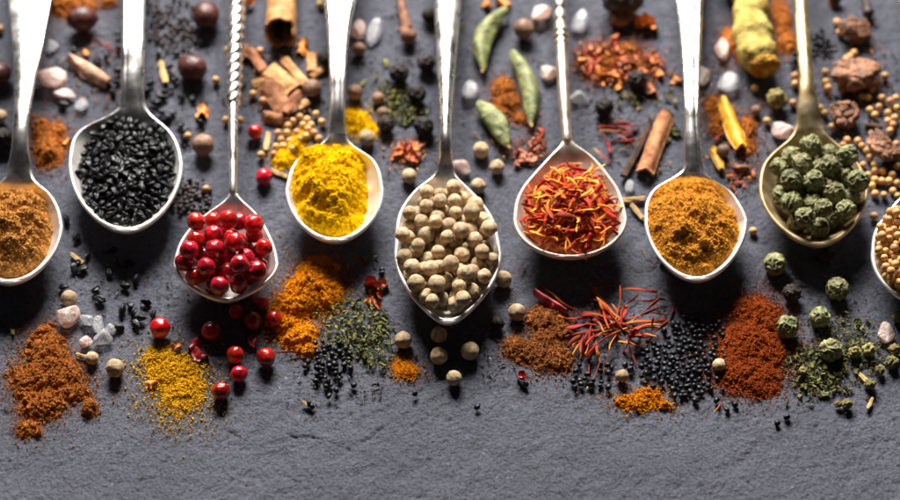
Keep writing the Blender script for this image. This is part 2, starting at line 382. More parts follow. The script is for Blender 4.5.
def surf_z(x, i, sp):
    h, w = sp.hw[i], sp.wi[i]
    r = np.clip(np.abs(x) / w, 0, 1)
    zb = sp.zr[i] - sp.d[i] * (1 - r ** 2.4)
    a = np.maximum(np.clip((np.abs(x) - w) / max(h - w, 1e-6), 0, 1), sp.v[i]); zb = zb - 0.42 * MM * a ** 2 * (1 - sp.hf[i])
    q = np.clip(np.abs(x) / h, 0, 1)
    zh = sp.zr[i] + sp.crown * MM * (1 - q ** 2) * min(1, h / 0.002)
    if sp.thread: zh = zh + sp.thread * MM * (np.exp(-((q - 0.72) / 0.10) ** 2) - 0.8 * np.exp(-((q - 0.5) / 0.08) ** 2))
    return zb * (1 - sp.hf[i]) + zh * sp.hf[i]

def bowl_z(sp, X, Y):
    """top surface of a bowl; nan outside"""
    f = lambda a: np.interp(Y, sp.Ys, a[::-1])
    xc, hw, wi, d, zr = f(sp.xc), f(sp.hw), f(sp.wi), f(sp.d), f(sp.zr)
    r = np.abs(X - xc) / np.maximum(wi, 1e-6)
    z = zr - d * (1 - np.clip(r, 0, 1) ** 2.4)
    bad = (np.abs(X - xc) > hw) | (Y < sp.Y.min()) | (f(sp.hf) > 0.8)
    return np.where(bad, np.nan, z), r

def tube(name, pts, radii, mtl, parent, nth=28, rfun=None, loc0=None):
    """pts Nx3 (y mostly varies); radii N; rfun(theta, i)->factor"""
    pts = np.asarray(pts, float); n = len(pts)
    tg = np.gradient(pts, axis=0); tg /= np.linalg.norm(tg, axis=1)[:, None]
    side = np.cross(tg, [0, 0, 1.0]); side /= np.linalg.norm(side, axis=1)[:, None]
    nup = np.cross(side, tg)
    th = np.linspace(0, 2 * math.pi, nth, endpoint=False)
    fac = np.ones((n, nth))
    if rfun: fac = rfun(th[None, :], np.arange(n)[:, None])
    r = radii[:, None] * fac
    v = pts[:, None, :] + r[..., None] * (np.cos(th)[None, :, None] * side[:, None, :] + np.sin(th)[None, :, None] * nup[:, None, :])
    v = v.reshape(-1, 3); F = grid_faces(n, nth, True)[:, ::-1]
    c0 = len(v); v = np.vstack([v, pts[0], pts[-1]])
    j = np.arange(nth); jn = (j + 1) % nth; last = (n - 1) * nth
    caps = np.vstack([np.stack([j, jn, np.full(nth, c0)], -1)[:, ::1], np.stack([last + jn, last + j, np.full(nth, c0 + 1)], -1)])
    if parent is not None: v = v - np.array(parent.location)
    return link(name, fast_mesh(name, v, [F, caps], M[mtl]), parent)

def path_px(keys, step=0.8):
    """keys (py, xc, r_px, z_mm) -> pts, radii(m), py"""
    K = np.array(keys, float); py = np.arange(K[0, 0], K[-1, 0] + 1e-6, step)
    xc = smooth1(np.interp(py, K[:, 0], K[:, 1]), 15); rp = np.interp(py, K[:, 0], K[:, 2]); z = smooth1(np.interp(py, K[:, 0], K[:, 3]), 21) * MM
    x, y = P(xc, py, z)
    return np.stack([x, y, z], -1), rp * S, py

SP = {}
def zprof(neck, crest=50, top=17.4, far=4.0):
    return [(-260, far), (-150, far + 0.5), (neck - crest - 70, top - 1.6), (neck - crest, top), (neck - crest * 0.45, top - 2.2), (neck, 11.4)]
SP['cumin'] = make_spoon([(-150, 14, 66), (-60, 8, 60), (0, 8, 51), (50, 13, 42), (75, 14, 36), (100, 14, 32), (125, 12.5, 28), (148, 11, 28), (158, 9, 30), (176, 5.5, 33), (182, 0, 36), (190, -14, 49), (200, -24, 56), (212, -31, 61)],
    225, -34, 63, (8, 283), 0.05, 168, zprof(168, 42), 'silver spoon of shredded light brown powder cut off by the left edge', 'silver', crown=0.9)
SP['nigella'] = make_spoon([(-150, 118, 150), (-60, 120, 148), (0, 122, 145), (70, 121, 144), (79, 120, 144), (83, 121.5, 142.5), (100, 119.5, 145), (110, 117, 148), (117, 106, 154), (121, 92, 161), (128, 80, 169), (137, 72, 176), (150, 69, 181)],
    162, 68, 183, (126, 231), 0.1, 108, zprof(108, 62), 'silver spoon heaped with long black nigella seeds', 'silver', crown=0.7, thread=0.16)
SP['turmeric'] = make_spoon([(-150, 312, 366), (-60, 318, 362), (0, 324, 356), (25, 327, 350), (50, 328, 347.5), (87, 330, 345), (125, 329, 345), (138, 327, 348), (145, 319, 352), (150, 308, 362), (157, 297, 374), (170, 289, 381)],
    188, 285, 384, (335, 241), 0.08, 134, zprof(134, 58), 'silver spoon heaped with bright yellow turmeric powder', 'silver', crown=0.9, thread=0.13)
SP['white'] = make_spoon([(-150, 424, 470), (-60, 430, 465), (0, 434, 461), (60, 437, 456), (125, 440, 451), (160, 439, 452.5), (175, 434, 456), (187, 416, 469), (200, 405, 482), (212, 398, 491), (225, 395.5, 497)],
    252, 394, 502, (448, 323), 0.36, 166, zprof(166, 36), 'large silver spoon filled with white peppercorns in the middle of the row', 'silver', crown=1.3, D=9.2)
SP['curry'] = make_spoon([(-150, 668, 712), (-60, 672, 708), (0, 676, 703), (25, 679, 702), (75, 682.5, 699.5), (125, 684.5, 699), (170, 684, 704), (178, 672, 710), (185, 655, 725), (192, 650, 734), (200, 645.5, 739), (212, 644.3, 746)],
    218, 644.3, 748, (697, 280), 0.13, 172, zprof(172, 66), 'silver spoon heaped with ochre ground curry powder', 'silver', crown=0.8, thread=0.13)
SP['green'] = make_spoon([(-150, 790, 806), (-60, 793, 806), (0, 794.5, 807.5), (25, 795, 810), (50, 797, 812), (75, 799, 814), (92, 799, 815), (100, 797, 819), (118, 797, 821), (130, 794, 825), (137, 791, 830), (144, 782, 840), (150, 774, 847), (162, 763, 860), (175, 759.5, 866)],
    186, 759, 869, (818, 245), 0.16, 128, zprof(128, 62), 'worn brass spoon filled with wrinkled green peppercorns', 'brass', crown=1.0)
SP['berry'] = make_spoon([(180, 229.5, 237), (192, 229, 237), (197, 227, 240), (202, 222, 245), (207, 214, 252), (212, 206, 257), (225, 191, 266), (237, 181, 272), (250, 175.5, 277)],
    262, 173, 279, (225, 300), 0.28, 192, [(150, 12), (180, 11.8), (192, 11.4)], 'silver spoon with twisted rope handle filled with red berries', 'silver', handle='round', D=9.0)
SP['saffron'] = make_spoon([(132, 562, 572), (142, 562, 572), (146, 560, 578), (150, 554, 587), (162, 543, 600), (175, 531, 610), (187, 521, 619), (200, 515, 624)],
    217, 513, 627.5, (570, 257), 0.0, 142, [(110, 12), (132, 11.9), (142, 11.4)], 'pear shaped antique spoon with beaded handle full of saffron', 'old_silver', handle='round', D=9.0)
SP['mustard'] = make_spoon([(180, 917, 927), (190, 917, 927), (195, 900, 946), (212, 887, 960), (225, 876, 970), (237, 872, 974)],
    253, 871, 976, (924, 303), 0.05, 192, [(150, 12), (180, 11.8), (192, 11.4)], 'silver spoon of yellow mustard seeds cut off by the right edge', 'silver', handle='round')

# round handles
pts, rad, py = path_px([(-150, 238.5, 9.6, 5), (0, 237, 9.6, 11), (60, 235, 8.6, 13.2), (105, 233, 7.2, 14)])
def rope(th, i):
    ph = th * 1.5 + (i * 0.8) * math.pi / 9.4
    return 0.74 + 0.30 * np.abs(np.sin(ph)) ** 0.7
tube('twisted_handle', pts, rad, 'silver', SP['berry'].root, nth=48, rfun=rope)
pts, rad, py = path_px([(103, 233, 5.2, 14), (112, 233, 5.0, 14), (150, 233, 4.6, 13.2), (192, 233, 4.2, 11.6), (200, 233, 2.0, 10.0)])
tube('handle', pts, rad, 'silver', SP['berry'].root)
pts, rad, py = path_px([(-150, 556, 6.0, 5), (0, 559.5, 6.0, 11.5), (30, 560.5, 6.2, 13)], 0.5)
rad = rad * (0.55 + 0.5 * np.abs(np.sin((py + 2) * math.pi / 11.5)) ** 0.6)
tube('beaded_handle', pts, rad, 'old_silver', SP['saffron'].root)
pts, rad, py = path_px([(27, 560.5, 6.2, 13), (50, 561.5, 6.2, 13.7), (100, 564, 6.0, 13.5), (140, 567, 5.2, 11.6), (148, 567, 2.4, 10.2)], 0.5)
rod = tube('handle', pts, rad, 'old_silver', SP['saffron'].root)
for yy, rr in ((31, 7.6), (37.5, 8.2), (44, 7.8)):
    pts, rad, py = path_px([(yy - 2.6, 560.5 + yy * .012, rr, 13.3), (yy + 2.6, 560.5 + yy * .012, rr, 13.4)], 0.2)
    q = np.linspace(-1, 1, len(py)); rad = rad * (0.62 + 0.38 * np.sqrt(1 - q * q * 0.98))
    tube('ring', pts, rad, 'old_silver', SP['saffron'].root).parent = rod
pts, rad, py = path_px([(-150, 895, 6.5, 5), (0, 904, 6.5, 12), (60, 909, 6.3, 14)], 0.5)
rad = rad * (0.80 + 0.22 * np.abs(np.sin(py * math.pi / 6.2)) ** 0.8)
tube('ridged_handle', pts, rad, 'silver', SP['mustard'].root)
pts, rad, py = path_px([(58, 908.5, 5.2, 14), (120, 915, 5.0, 13.5), (188, 922, 4.8, 11.7), (198, 923, 2.2, 10.2)], 0.6)
tube('handle', pts, rad, 'silver', SP['mustard'].root)

# ------------------------------------------------------------------ powder
OCT = np.array([[1, 0, 0], [-1, 0, 0], [0, 1, 0], [0, -1, 0], [0, 0, 1], [0, 0, -1]], float)
OCTF = np.array([[0, 2, 4], [2, 1, 4], [1, 3, 4], [3, 0, 4], [2, 0, 5], [1, 2, 5], [3, 1, 5], [0, 3, 5]])
def grains_mesh(pos, size, mtl, elong=1.4):
    n = len(pos)
    if n == 0: return None
    a = rng.normal(size=(n, 3, 3)); q, _ = np.linalg.qr(a)
    base = OCT[None] * rng.uniform(0.6, 1.25, (n, 6, 1)) * (rng.uniform(0.6, 1.0, (n, 1, 3)) * np.array([elong, 1, 0.8]))
    v = np.einsum('nij,nkj->nki', q, base) * size[:, None, None] + pos[:, None, :]
    f = OCTF[None] + (np.arange(n) * 6)[:, None, None]
    return fast_mesh('grains', v.reshape(-1, 3), f.reshape(-1, 3), M[mtl], smooth=False)

def blob_field(X, Y, blobs, z):
    F = np.full(X.shape, -1.0); Hh = np.zeros(X.shape)
    for (px, py, rx, ry, h) in blobs:
        cx, cy = P(px, py, z); q = ((X - cx) / (rx * S)) ** 2 + ((Y - cy) / (ry * S / SE)) ** 2
        F = np.maximum(F, 1 - q); Hh = np.maximum(Hh, h * MM * np.clip(1 - q, 0, 1) ** 1.15)
    return F, Hh

def spill(name, label, blobs, mtl, lumps=((1.6, .5), (.7, .25)), edge=0.5, ngr=900, gsize=(.10, .30), spread=2.2, res=0.25, cat='powder', seed=1, drift=0.0):
    """loose powder lying on the slate: a lumpy heap plus the grains scattered round it"""
    xs = [P(b[0] + s * b[2] * 1.4, b[1])[0] for b in blobs for s in (-1, 1)]; ys = [P(b[0], b[1] + s * b[3] * 1.4)[1] for b in blobs for s in (-1, 1)]
    x = np.arange(min(xs), max(xs), res * MM); y = np.arange(min(ys), max(ys), res * MM)
    X, Y = np.meshgrid(x, y, indexing='ij')
    F, Hh = blob_field(X, Y, blobs, 0.0)
    edge = edge * 1.35
    F = F + edge * fbm(X * 260, Y * 260, seed, 4, 0.6) + 0.8 * edge * fbm(X * 1100, Y * 1100, seed + 5, 3, .7)
    L = 0
    for c, a in lumps: L = L + a * MM * bumps(X + 0.0006 * fbm(X * 700, Y * 700, seed + 3, 2), Y, c * MM, seed + int(c * 100))
    k = np.clip(F * 1.7, 0, 1)
    Z = (Hh * 0.62 * (0.75 + 0.45 * fbm(X * 330, Y * 330, seed + 9, 4, .6)) + L * (0.45 + 0.55 * k)) * k - 0.0006 * (F <= 0) - 0.0003 * (k < 0.15)
    keep = F > 0
    fc = grid_faces(len(x), len(y))[:, ::-1]
    kk = keep.ravel()[fc].any(1); fc = fc[kk]
    v = np.stack([X, Y, Z], -1).reshape(-1, 3)
    used = np.unique(fc); idx = np.full(len(v), -1); idx[used] = np.arange(len(used))
    c = PV(blobs[0][0], blobs[0][1], 0)
    o = link(name, fast_mesh(name, v[used] - np.array(c), idx[fc], M[mtl]), loc=c)
    T(o, label, cat)
    # grains
    w = np.array([b[2] * b[3] for b in blobs], float); w /= w.sum(); ngr = int(ngr * 4.5)
    bi = rng.choice(len(blobs), ngr, p=w); B = np.array(blobs)[bi]
    rr = np.abs(rng.normal(0.85, 0.36, ngr)) ; far = rng.random(ngr) < 0.30; rr[far] *= rng.uniform(1, spread, far.sum()); an = rng.uniform(0, 2 * math.pi, ngr)
    gx, gy = P(B[:, 0] + B[:, 2] * rr * np.cos(an), B[:, 1] + B[:, 3] * rr * np.sin(an) + drift * rng.random(ngr) ** 2 * far)
    ii = np.clip(((gx - x[0]) / (res * MM)).astype(int), 0, len(x) - 1); jj = np.clip(((gy - y[0]) / (res * MM)).astype(int), 0, len(y) - 1)
    gz = np.maximum(Z[ii, jj], 0)
    sz = (gsize[0] + (gsize[1] * 1.25 - gsize[0]) * rng.random(ngr) ** 2) * MM
    g = link('loose_grains', grains_mesh(np.stack([gx, gy, gz + sz * 0.4], -1) - np.array(c), sz, mtl), o)
    g['kind'] = 'stuff'
    return o

def heap(sp, name, label, blobs, zedge, mtl, lumps, ngr=2500, gsize=(.12, .32), res=0.2, seed=3, over=None, cat='powder', stretch=1.0, elong=1.4, kind=None, zref=9.5, grains=True, lin=0.9):
    """powder heaped in a bowl. blobs: (px,py,rx,ry,top_mm) read at the rim height"""
    xs = [P(b[0] + s * b[2] * 1.1, b[1], zref * MM)[0] for b in blobs for s in (-1, 1)]; ys = [P(b[0], b[1] + s * b[3] * 1.1, zref * MM)[1] for b in blobs for s in (-1, 1)]
    x = np.arange(min(xs), max(xs), res * MM); y = np.arange(min(ys), max(ys), res * MM)
    X, Y = np.meshgrid(x, y, indexing='ij')
    Z = np.full(X.shape, -1.0)
    for (px, py, rx, ry, top) in blobs:
        cx, cy = P(px, py, zref * MM); q = ((X - cx) / (rx * S)) ** 2 + ((Y - cy) / (ry * S / SE)) ** 2
        q = q + 0.22 * fbm(X * 300, Y * 300, seed, 3)
        Z = np.maximum(Z, (zedge + (top - zedge) * (1 - np.clip(q, 0, 4) ** lin)) * MM)
    for c, a in lumps: Z = Z + a * MM * (bumps(X + 0.0005 * fbm(X * 800, Y * 800, seed + 3, 2), Y / stretch, c * MM, seed + int(c * 100)) - 0.5)
    Z = Z + 0.32 * MM * fbm(X * 300, Y * 300, seed + 8, 4)
    bz, r = bowl_z(sp, X, Y)
    ok = ~np.isnan(bz) & (r < 0.995) & (Z > bz - 0.3 * MM)
    Z = np.where(ok, np.maximum(Z, np.where(np.isnan(bz), 0, bz) - 0.4 * MM), np.where(np.isnan(bz), Z, bz - 0.4 * MM))
    fc = grid_faces(len(x), len(y))[:, ::-1]; fc = fc[ok.ravel()[fc].all(1)]
    v = np.stack([X, Y, Z], -1).reshape(-1, 3)
    used = np.unique(fc); idx = np.full(len(v), -1); idx[used] = np.arange(len(used))
    c = Vector(v[used].mean(0).tolist()); c.z = 0.004
    o = link(name, fast_mesh(name, v[used] - np.array(c), idx[fc], M[mtl]), loc=c)
    T(o, label, cat, kind=kind)
    if grains:
        okp = np.argwhere(ok); pick = okp[rng.integers(0, len(okp), ngr)]
        gp = np.stack([X[pick[:, 0], pick[:, 1]], Y[pick[:, 0], pick[:, 1]], Z[pick[:, 0], pick[:, 1]]], -1)
        sz = rng.uniform(gsize[0], gsize[1], ngr) * MM
        g = link('surface_grains', grains_mesh(gp + np.array([0, 0, 1]) * sz[:, None] * 0.2 - np.array(c), sz, mtl, elong), o); g['kind'] = 'stuff'
    return o, (x, y, Z, ok)

heap(SP['cumin'], 'powder_heap', 'heap of shredded light brown powder in the leftmost spoon', [(8, 230, 42, 44, 16.5), (16, 208, 32, 24, 14.5), (0, 262, 30, 14, 12)], 6.5, 'cumin_powder', ((1.3, .5), (.6, .35)), ngr=8500, gsize=(.17, .40), seed=4, stretch=0.8, elong=2.6)
heap(SP['turmeric'], 'powder_heap', 'mound of bright yellow turmeric powder in the round silver spoon', [(326, 186, 40, 46, 16), (313, 168, 29, 32, 14.8), (338, 166, 30, 28, 13), (330, 216, 34, 20, 11)], 6.4, 'turmeric_powder', ((1.2, .42), (.6, .3)), ngr=8000, gsize=(.12, .36), seed=8, res=.16)
heap(SP['curry'], 'powder_heap', 'mound of ochre ground curry powder in the silver spoon', [(690, 226, 47, 49, 16.5), (682, 208, 39, 32, 14.5), (692, 192, 25, 20, 12.5)], 8.2, 'curry_powder', ((.9, .3), (.5, .25)), ngr=9500, gsize=(.17, .38), seed=12, elong=1.7, res=.16)

spill('powder_heap', 'loose orange brown powder beside the handle of the leftmost spoon', [(50, 148, 17, 20, 4.5), (40, 128, 9, 12, 2.5), (56, 132, 9, 10, 2)], 'orange_powder', seed=21, ngr=500, spread=1.6)
spill('powder_heap', 'orange brown powder at the top edge under a brown seed', [(62, 4, 16, 14, 4), (84, 4, 14, 9, 2.5), (108, 2, 8, 4, 1.5)], 'orange_powder', seed=23, ngr=500)
spill('powder_heap', 'large rust brown powder spill at lower left below the first spoon', [(46, 348, 21, 22, 3.2), (32, 378, 24, 16, 3), (62, 376, 26, 14, 2.6), (40, 404, 24, 15, 3), (27, 428, 11, 9, 2), (72, 392, 18, 9, 2), (89, 408, 8, 8, 2.6), (52, 366, 22, 14, 2.6), (39, 434, 4, 5, 1.2)], 'rust_powder', lumps=((1.9, .8), (.75, .35)), seed=31, ngr=2200, edge=0.6)
spill('powder_heap', 'thin yellow powder spill below the red berry spoon', [(160, 358, 13, 9, .5), (174, 372, 20, 15, .8), (184, 388, 16, 14, .7), (174, 396, 9, 8, .4)], 'yellow_powder', lumps=((.8, .42), (.5, .25)), edge=1.0, seed=37, ngr=2600, gsize=(.1, .34), spread=3.0, drift=30)
spill('powder_heap', 'thick orange turmeric spill right of the red berry spoon', [(320, 272, 22, 16, 4.2), (312, 290, 27, 22, 6), (326, 292, 17, 20, 4.5), (292, 304, 22, 15, 4), (286, 324, 14, 12, 2.6), (300, 336, 18, 14, 2.4), (307, 350, 11, 6, 1.4), (275, 318, 10, 12, 2)], 'turmeric_dark', lumps=((1.9, .9), (.8, .4)), seed=41, ngr=1600, edge=0.45)
spill('powder_heap', 'small orange powder dab below the white peppercorn spoon', [(406, 371, 9, 6, .7), (400, 365, 6, 5, .4)], 'turmeric_dark', lumps=((.8, .4),), seed=43, ngr=420, spread=2.6, edge=0.8)
spill('powder_heap', 'yellow turmeric spilled behind the turmeric spoon beside its handle', [(358, 122, 15, 13, 3), (368, 132, 9, 9, 1.8), (350, 116, 9, 8, 2)], 'turmeric_powder', seed=47, ngr=380, spread=1.5)
spill('powder_heap', 'yellow turmeric spilled on the slate left of the turmeric spoon', [(283, 158, 12, 11, 2.4), (294, 146, 10, 10, 3), (300, 138, 9, 8, 2)], 'turmeric_powder', seed=49, ngr=380, spread=1.5)
spill('powder_heap', 'orange chilli powder between the green cardamom pods', [(503, 88, 12, 12, 2.6), (508, 103, 14, 12, 3), (500, 112, 12, 10, 2), (522, 119, 8, 7, 1.4)], 'rust_powder', seed=53, ngr=500, spread=2.0)
spill('powder_heap', 'rust brown powder spill under the saffron spoon tip', [(548, 320, 22, 13, 2.4), (560, 332, 14, 10, 1.6), (516, 347, 13, 10, 2.2), (532, 352, 16, 10, 2), (553, 358, 20, 14, 2.4), (545, 340, 14, 12, 1.4)], 'brown_powder', lumps=((1.4, .55), (.6, .3)), seed=59, ngr=1500, edge=0.7)
spill('powder_heap', 'yellow powder spill at the front of the black seed scatter', [(630, 401, 11, 5, .6), (647, 397, 12, 7, .9), (638, 404, 9, 4, .4), (664, 405, 7, 3, .3)], 'turmeric_dark', lumps=((.9, .45), (.5, .2)), seed=61, ngr=420, spread=3.2, edge=1.1, gsize=(.12, .4))
spill('powder_heap', 'dark red chilli powder heap below the curry spoon', [(757, 318, 24, 22, 3.4), (748, 344, 32, 24, 3.8), (766, 352, 26, 20, 2.6), (748, 374, 32, 18, 2.8), (758, 388, 18, 8, 1.4), (735, 360, 18, 20, 2)], 'chilli_powder', lumps=((1.3, .5), (.55, .35)), seed=67, ngr=4200, gsize=(.1, .3), edge=0.45, spread=1.8)
spill('powder_heap', 'orange chilli powder under the red flakes at the top', [(606, 62, 20, 14, 2.6), (622, 50, 18, 8, 1.6), (600, 74, 14, 8, 1.6), (634, 66, 14, 9, 1.6)], 'rust_powder', seed=71, ngr=700)
spill('powder_heap', 'brown powder left and right of the yellow turmeric root', [(732, 38, 12, 14, 2), (782, 20, 9, 18, 2), (787, 44, 11, 14, 2), (748, 58, 14, 8, 1.4), (778, 8, 8, 10, 1.5)], 'orange_powder', seed=73, ngr=600)
spill('powder_heap', 'red orange powder around the golden rind piece', [(714, 106, 10, 10, 1.8), (722, 118, 12, 12, 1.8), (748, 128, 9, 14, 1.8), (716, 128, 8, 8, 1), (748, 146, 8, 8, 1)], 'rust_powder', seed=79, ngr=600)

# ------------------------------------------------------------------ kinds of seeds (unit radius)
def kind_mesh(name, v, f, mtl, smooth=True): return fast_mesh(name, v, f, M[mtl], smooth)
KM = {}
def variants(k, n, fn): KM[k] = [fn(i) for i in range(n)]

def _white(i):
    v, f = ico(4); r = 1 + 0.08 * n3(v, 1.4, i * 9.1) + 0.03 * n3(v, 4, i * 3.3) - .03 * np.clip(1 - np.abs(n3(v, 1.8, i * 6.3 + 4)) * 9, 0, 1)
    a = np.arccos(np.clip(v[:, 2], -1, 1)); r += 0.05 * np.exp(-(a / 0.16) ** 2) - 0.03 * np.exp(-((a - .3) / 0.12) ** 2)
    r *= 1 - 0.012 * np.exp(-((v[:, 0] + 0.1 * v[:, 1]) / 0.05) ** 2)
    return kind_mesh('white_peppercorn', v * r[:, None], f, 'white_pepper')
variants('white', 6, _white)
def _pink(i):
    v, f = ico(4); r = 1 + 0.09 * n3(v, 1.3, i * 5.7) + 0.025 * n3(v, 3.5, i * 2.3) - .025 * np.clip(1 - np.abs(n3(v, 1.5, i * 6.3 + 4)) * 6, 0, 1)
    a = np.arccos(np.clip(v[:, 2], -1, 1)); r -= 0.12 * np.exp(-(a / 0.2) ** 2); r += 0.05 * np.exp(-((a - 0.30) / 0.09) ** 2)
    me = kind_mesh('red_peppercorn', v * r[:, None] * np.array([1, 1, 0.95]), f, 'pink_pepper')
    c = np.ones((len(v), 3)); k = np.exp(-((a - 0.30) / 0.07) ** 2)[:, None] * (0.6 + 0.4 * np.sin(np.arctan2(v[:, 1], v[:, 0]) * 5))[:, None]
    c = c * (1 - k) + np.array([1.5, 12, 9]) * k * 1.0
    tint(me, c); return me
variants('pink', 6, _pink)
def _wrinkly(mtl, nm, fr, amp):
    def fn(i):
        v, f = ico(5)
        w = v + 0.25 * np.stack([n3(v, 1.6, i * 7 + q * 13.0) for q in range(3)], -1)
        a = np.abs(n3(w, fr, i * 11.3)); b = np.abs(n3(w, fr * 2.1, i * 3.1 + 40))
        r = 0.90 + amp * np.clip(1 - a * 3.6, 0, 1) + amp * 0.35 * np.clip(1 - b * 3.2, 0, 1) + 0.07 * n3(v, 1.2, i * 2.2)
        return kind_mesh(nm, v * r[:, None], f, mtl)
    return fn
variants('green', 7, _wrinkly('green_pepper', 'green_peppercorn', 1.7, 0.17))
variants('black', 5, _wrinkly('black_pepper', 'black_peppercorn', 2.1, 0.16))
def _bud(i):
    v, f = ico(4); r = 0.85 + 0.3 * n3(v, 2.0, i * 4.4) + 0.16 * n3(v, 4.5, i * 2.7)
    return kind_mesh('dried_bud', v * r[:, None], f, 'bud')
variants('bud', 4, _bud)
def _round(mtl, nm, sub, a1, a2):
    def fn(i):
        v, f = ico(sub); r = 1 + a1 * n3(v, 1.3, i * 6.1) + a2 * n3(v, 3.5, i * 2.9)
        sh = np.array([1, 1, 0.94]) if sub > 2 else np.random.default_rng(i + 5).uniform(.8, 1.25, 3)
        return kind_mesh(nm, v * r[:, None] * sh, f, mtl)
    return fn
variants('mustard', 4, _round('mustard', 'mustard_seed', 3, 0.06, 0.02))
variants('tiny', 8, _round('tiny_black', 'small_black_seed', 2, 0.35, 0.2))
variants('tinyb', 8, _round('tiny_brown', 'small_brown_seed', 2, 0.35, 0.2))
variants('brown', 3, _round('brown_berry', 'brown_allspice_berry', 4, 0.08, 0.03))
def _purple(i):
    v, f = ico(4); r = 1 + 0.07 * n3(v, 1.2, i * 6.1 + 2) + 0.02 * n3(v, 4, i * 2.9)
    a = np.arccos(np.clip(v[:, 0], -1, 1)); r += 0.10 * np.exp(-(a / 0.22) ** 2)
    return kind_mesh('dark_berry', v * r[:, None] * np.array([1.12, 0.95, 0.92]), f, 'purple_berry')
variants('purple', 3, _purple)
def _nig(i):
    v, f = ico(4); x = v[:, 0]; ph = np.arctan2(v[:, 2], v[:, 1]); n = 3 + i % 2
    rad = np.sqrt(np.maximum(0, 1 - x * x)) ** 1.25 * (1 - 0.22 * x)
    k = (1 + 0.2 * np.cos(n * ph + i)) * (1 + 0.10 * n3(v, 2.2, i * 5.1) + 0.05 * n3(v, 6, i * 3.0))
    bend = 0.12 * (x * x - 0.3) * (1 if i % 2 else -1)
    p = np.stack([x, 0.52 * rad * k * np.cos(ph) + bend, 0.47 * rad * k * np.sin(ph)], -1)
    return kind_mesh('nigella_seed', p, f, 'nigella')
variants('nigella', 7, _nig)

def planes_rock(seed, nplanes, dmin, dmax, namp, sub=4):
    g = np.random.default_rng(seed); v, f = ico(sub)
    nn = g.normal(size=(nplanes, 3)); nn /= np.linalg.norm(nn, axis=1)[:, None]; dd = g.uniform(dmin, dmax, nplanes)
    dot = v @ nn.T; r = np.where(dot > 0.05, dd[None] / np.maximum(dot, 0.05), 9).min(1); r = np.minimum(r, 1.15)
    r = r * (1 + namp * n3(v, 3.0, seed * 1.7) + namp * 0.6 * n3(v, 7, seed * 2.3))
    return v * r[:, None], f
variants('salt', 6, lambda i: kind_mesh('salt_crystal', *planes_rock(100 + i, 11, 0.6, 0.95, 0.05), 'salt_clear'))
variants('psalt', 6, lambda i: kind_mesh('pink_salt_crystal', *planes_rock(200 + i, 12, 0.65, 0.95, 0.05), 'salt_pink'))
def _chunk(i):
    v, f = planes_rock(300 + i, 16, 0.55, 0.95, 0.02, 5)
    d = 1 + 0.22 * n3(v, 1.6, i * 3.9) - 0.22 * np.clip(1 - np.abs(n3(v, 1.7, i * 8.8)) * 4, 0, 1) + 0.07 * n3(v, 5, i) + 0.04 * n3(v, 11, i * 2.0)
    return kind_mesh('resin_chunk', v * d[:, None], f, 'chunk')
variants('chunk', 4, _chunk)

def flake_mesh(nm, seed, mtl, l, w, th, bend=0.6, curl=0.3, jag=0.25, nu=15, nv=9, taper=0.0, rough=0.08):
    """irregular curled sliver, metres"""
    g = np.random.default_rng(seed)
    u = np.linspace(-1, 1, nu); vv = np.linspace(-1, 1, nv); U, V = np.meshgrid(u, vv, indexing='ij')
    eL = 1 + jag * vnoise(u * 2.3 + seed, u * 0 + 1, seed); eR = 1 + jag * vnoise(u * 2.3 + seed, u * 0 + 5, seed + 1)
    endA = 1 - jag * 0.6 * np.abs(vnoise(vv * 1.8 + seed, vv * 0 + 2, seed + 2)); endB = 1 - jag * 0.6 * np.abs(vnoise(vv * 1.8 + seed, vv * 0 + 8, seed + 3))
    wid = np.where(V > 0, eR[:, None], eL[:, None]) * (1 - taper * np.abs(U) ** 2.0)
    X = U * np.where(U > 0, endB[None, :], endA[None, :]) * l / 2; Y = V * wid * w / 2
    Z = -bend * w * 0.5 * (V * V - 0.3) + curl * l * 0.25 * (U * U - 0.3) + rough * w * vnoise(U * 2 + seed, V * 2, seed + 6)
    top = np.stack([X, Y, Z + th / 2], -1).reshape(-1, 3); bot = np.stack([X, Y, Z - th / 2], -1).reshape(-1, 3)
    v = np.vstack([top, bot]); F = grid_faces(nu, nv)[:, ::-1]; n = nu * nv
    idx = np.arange(n).reshape(nu, nv)
    loop = np.concatenate([idx[:, 0], idx[-1, 1:], idx[-2::-1, -1], idx[0, -2:0:-1]]); ln = np.roll(loop, -1)
    side = np.stack([loop, loop + n, ln + n, ln], -1)
    side = side[:, ::-1]
    me = fast_mesh(nm, v, [F, F[:, ::-1] + n, side], M[mtl])
    return me
variants('herb', 12, lambda i: flake_mesh('herb_flake', 400 + i, 'herb', (2.2 + 1.6 * (i % 4) / 3) * MM, (1.0 + .5 * (i % 3)) * MM, .16 * MM, bend=.7, curl=.5, jag=.5, nu=9, nv=6, taper=.6))
variants('chilli', 10, lambda i: flake_mesh('chilli_flake', 430 + i, 'chilli', (2.2 + 2.2 * (i % 4) / 3) * MM, (1.4 + .6 * (i % 3)) * MM, .28 * MM, bend=.9, curl=.4, jag=.5, nu=9, nv=7, taper=.4))
variants('pflake', 6, lambda i: flake_mesh('pink_spice_flake', 450 + i, 'pink_flake', (2.0 + 1.2 * (i % 3) / 2) * MM, (1.5 + .4 * (i % 3)) * MM, .5 * MM, bend=.8, curl=.3, jag=.5, nu=9, nv=7, taper=.4))
variants('oflake', 5, lambda i: flake_mesh('orange_spice_flake', 470 + i, 'orange_flake', (3.0 + 1.6 * (i % 3) / 2) * MM, (2.2 + .4 * (i % 3)) * MM, .4 * MM, bend=1.0, curl=.4, jag=.5, nu=11, nv=8, taper=.3))
variants('petal', 3, lambda i: flake_mesh('red_husk', 490 + i, 'red_petal', 4.2 * MM, 3.2 * MM, .25 * MM, bend=1.1, curl=.4, jag=.4, nu=11, nv=8, taper=.5))
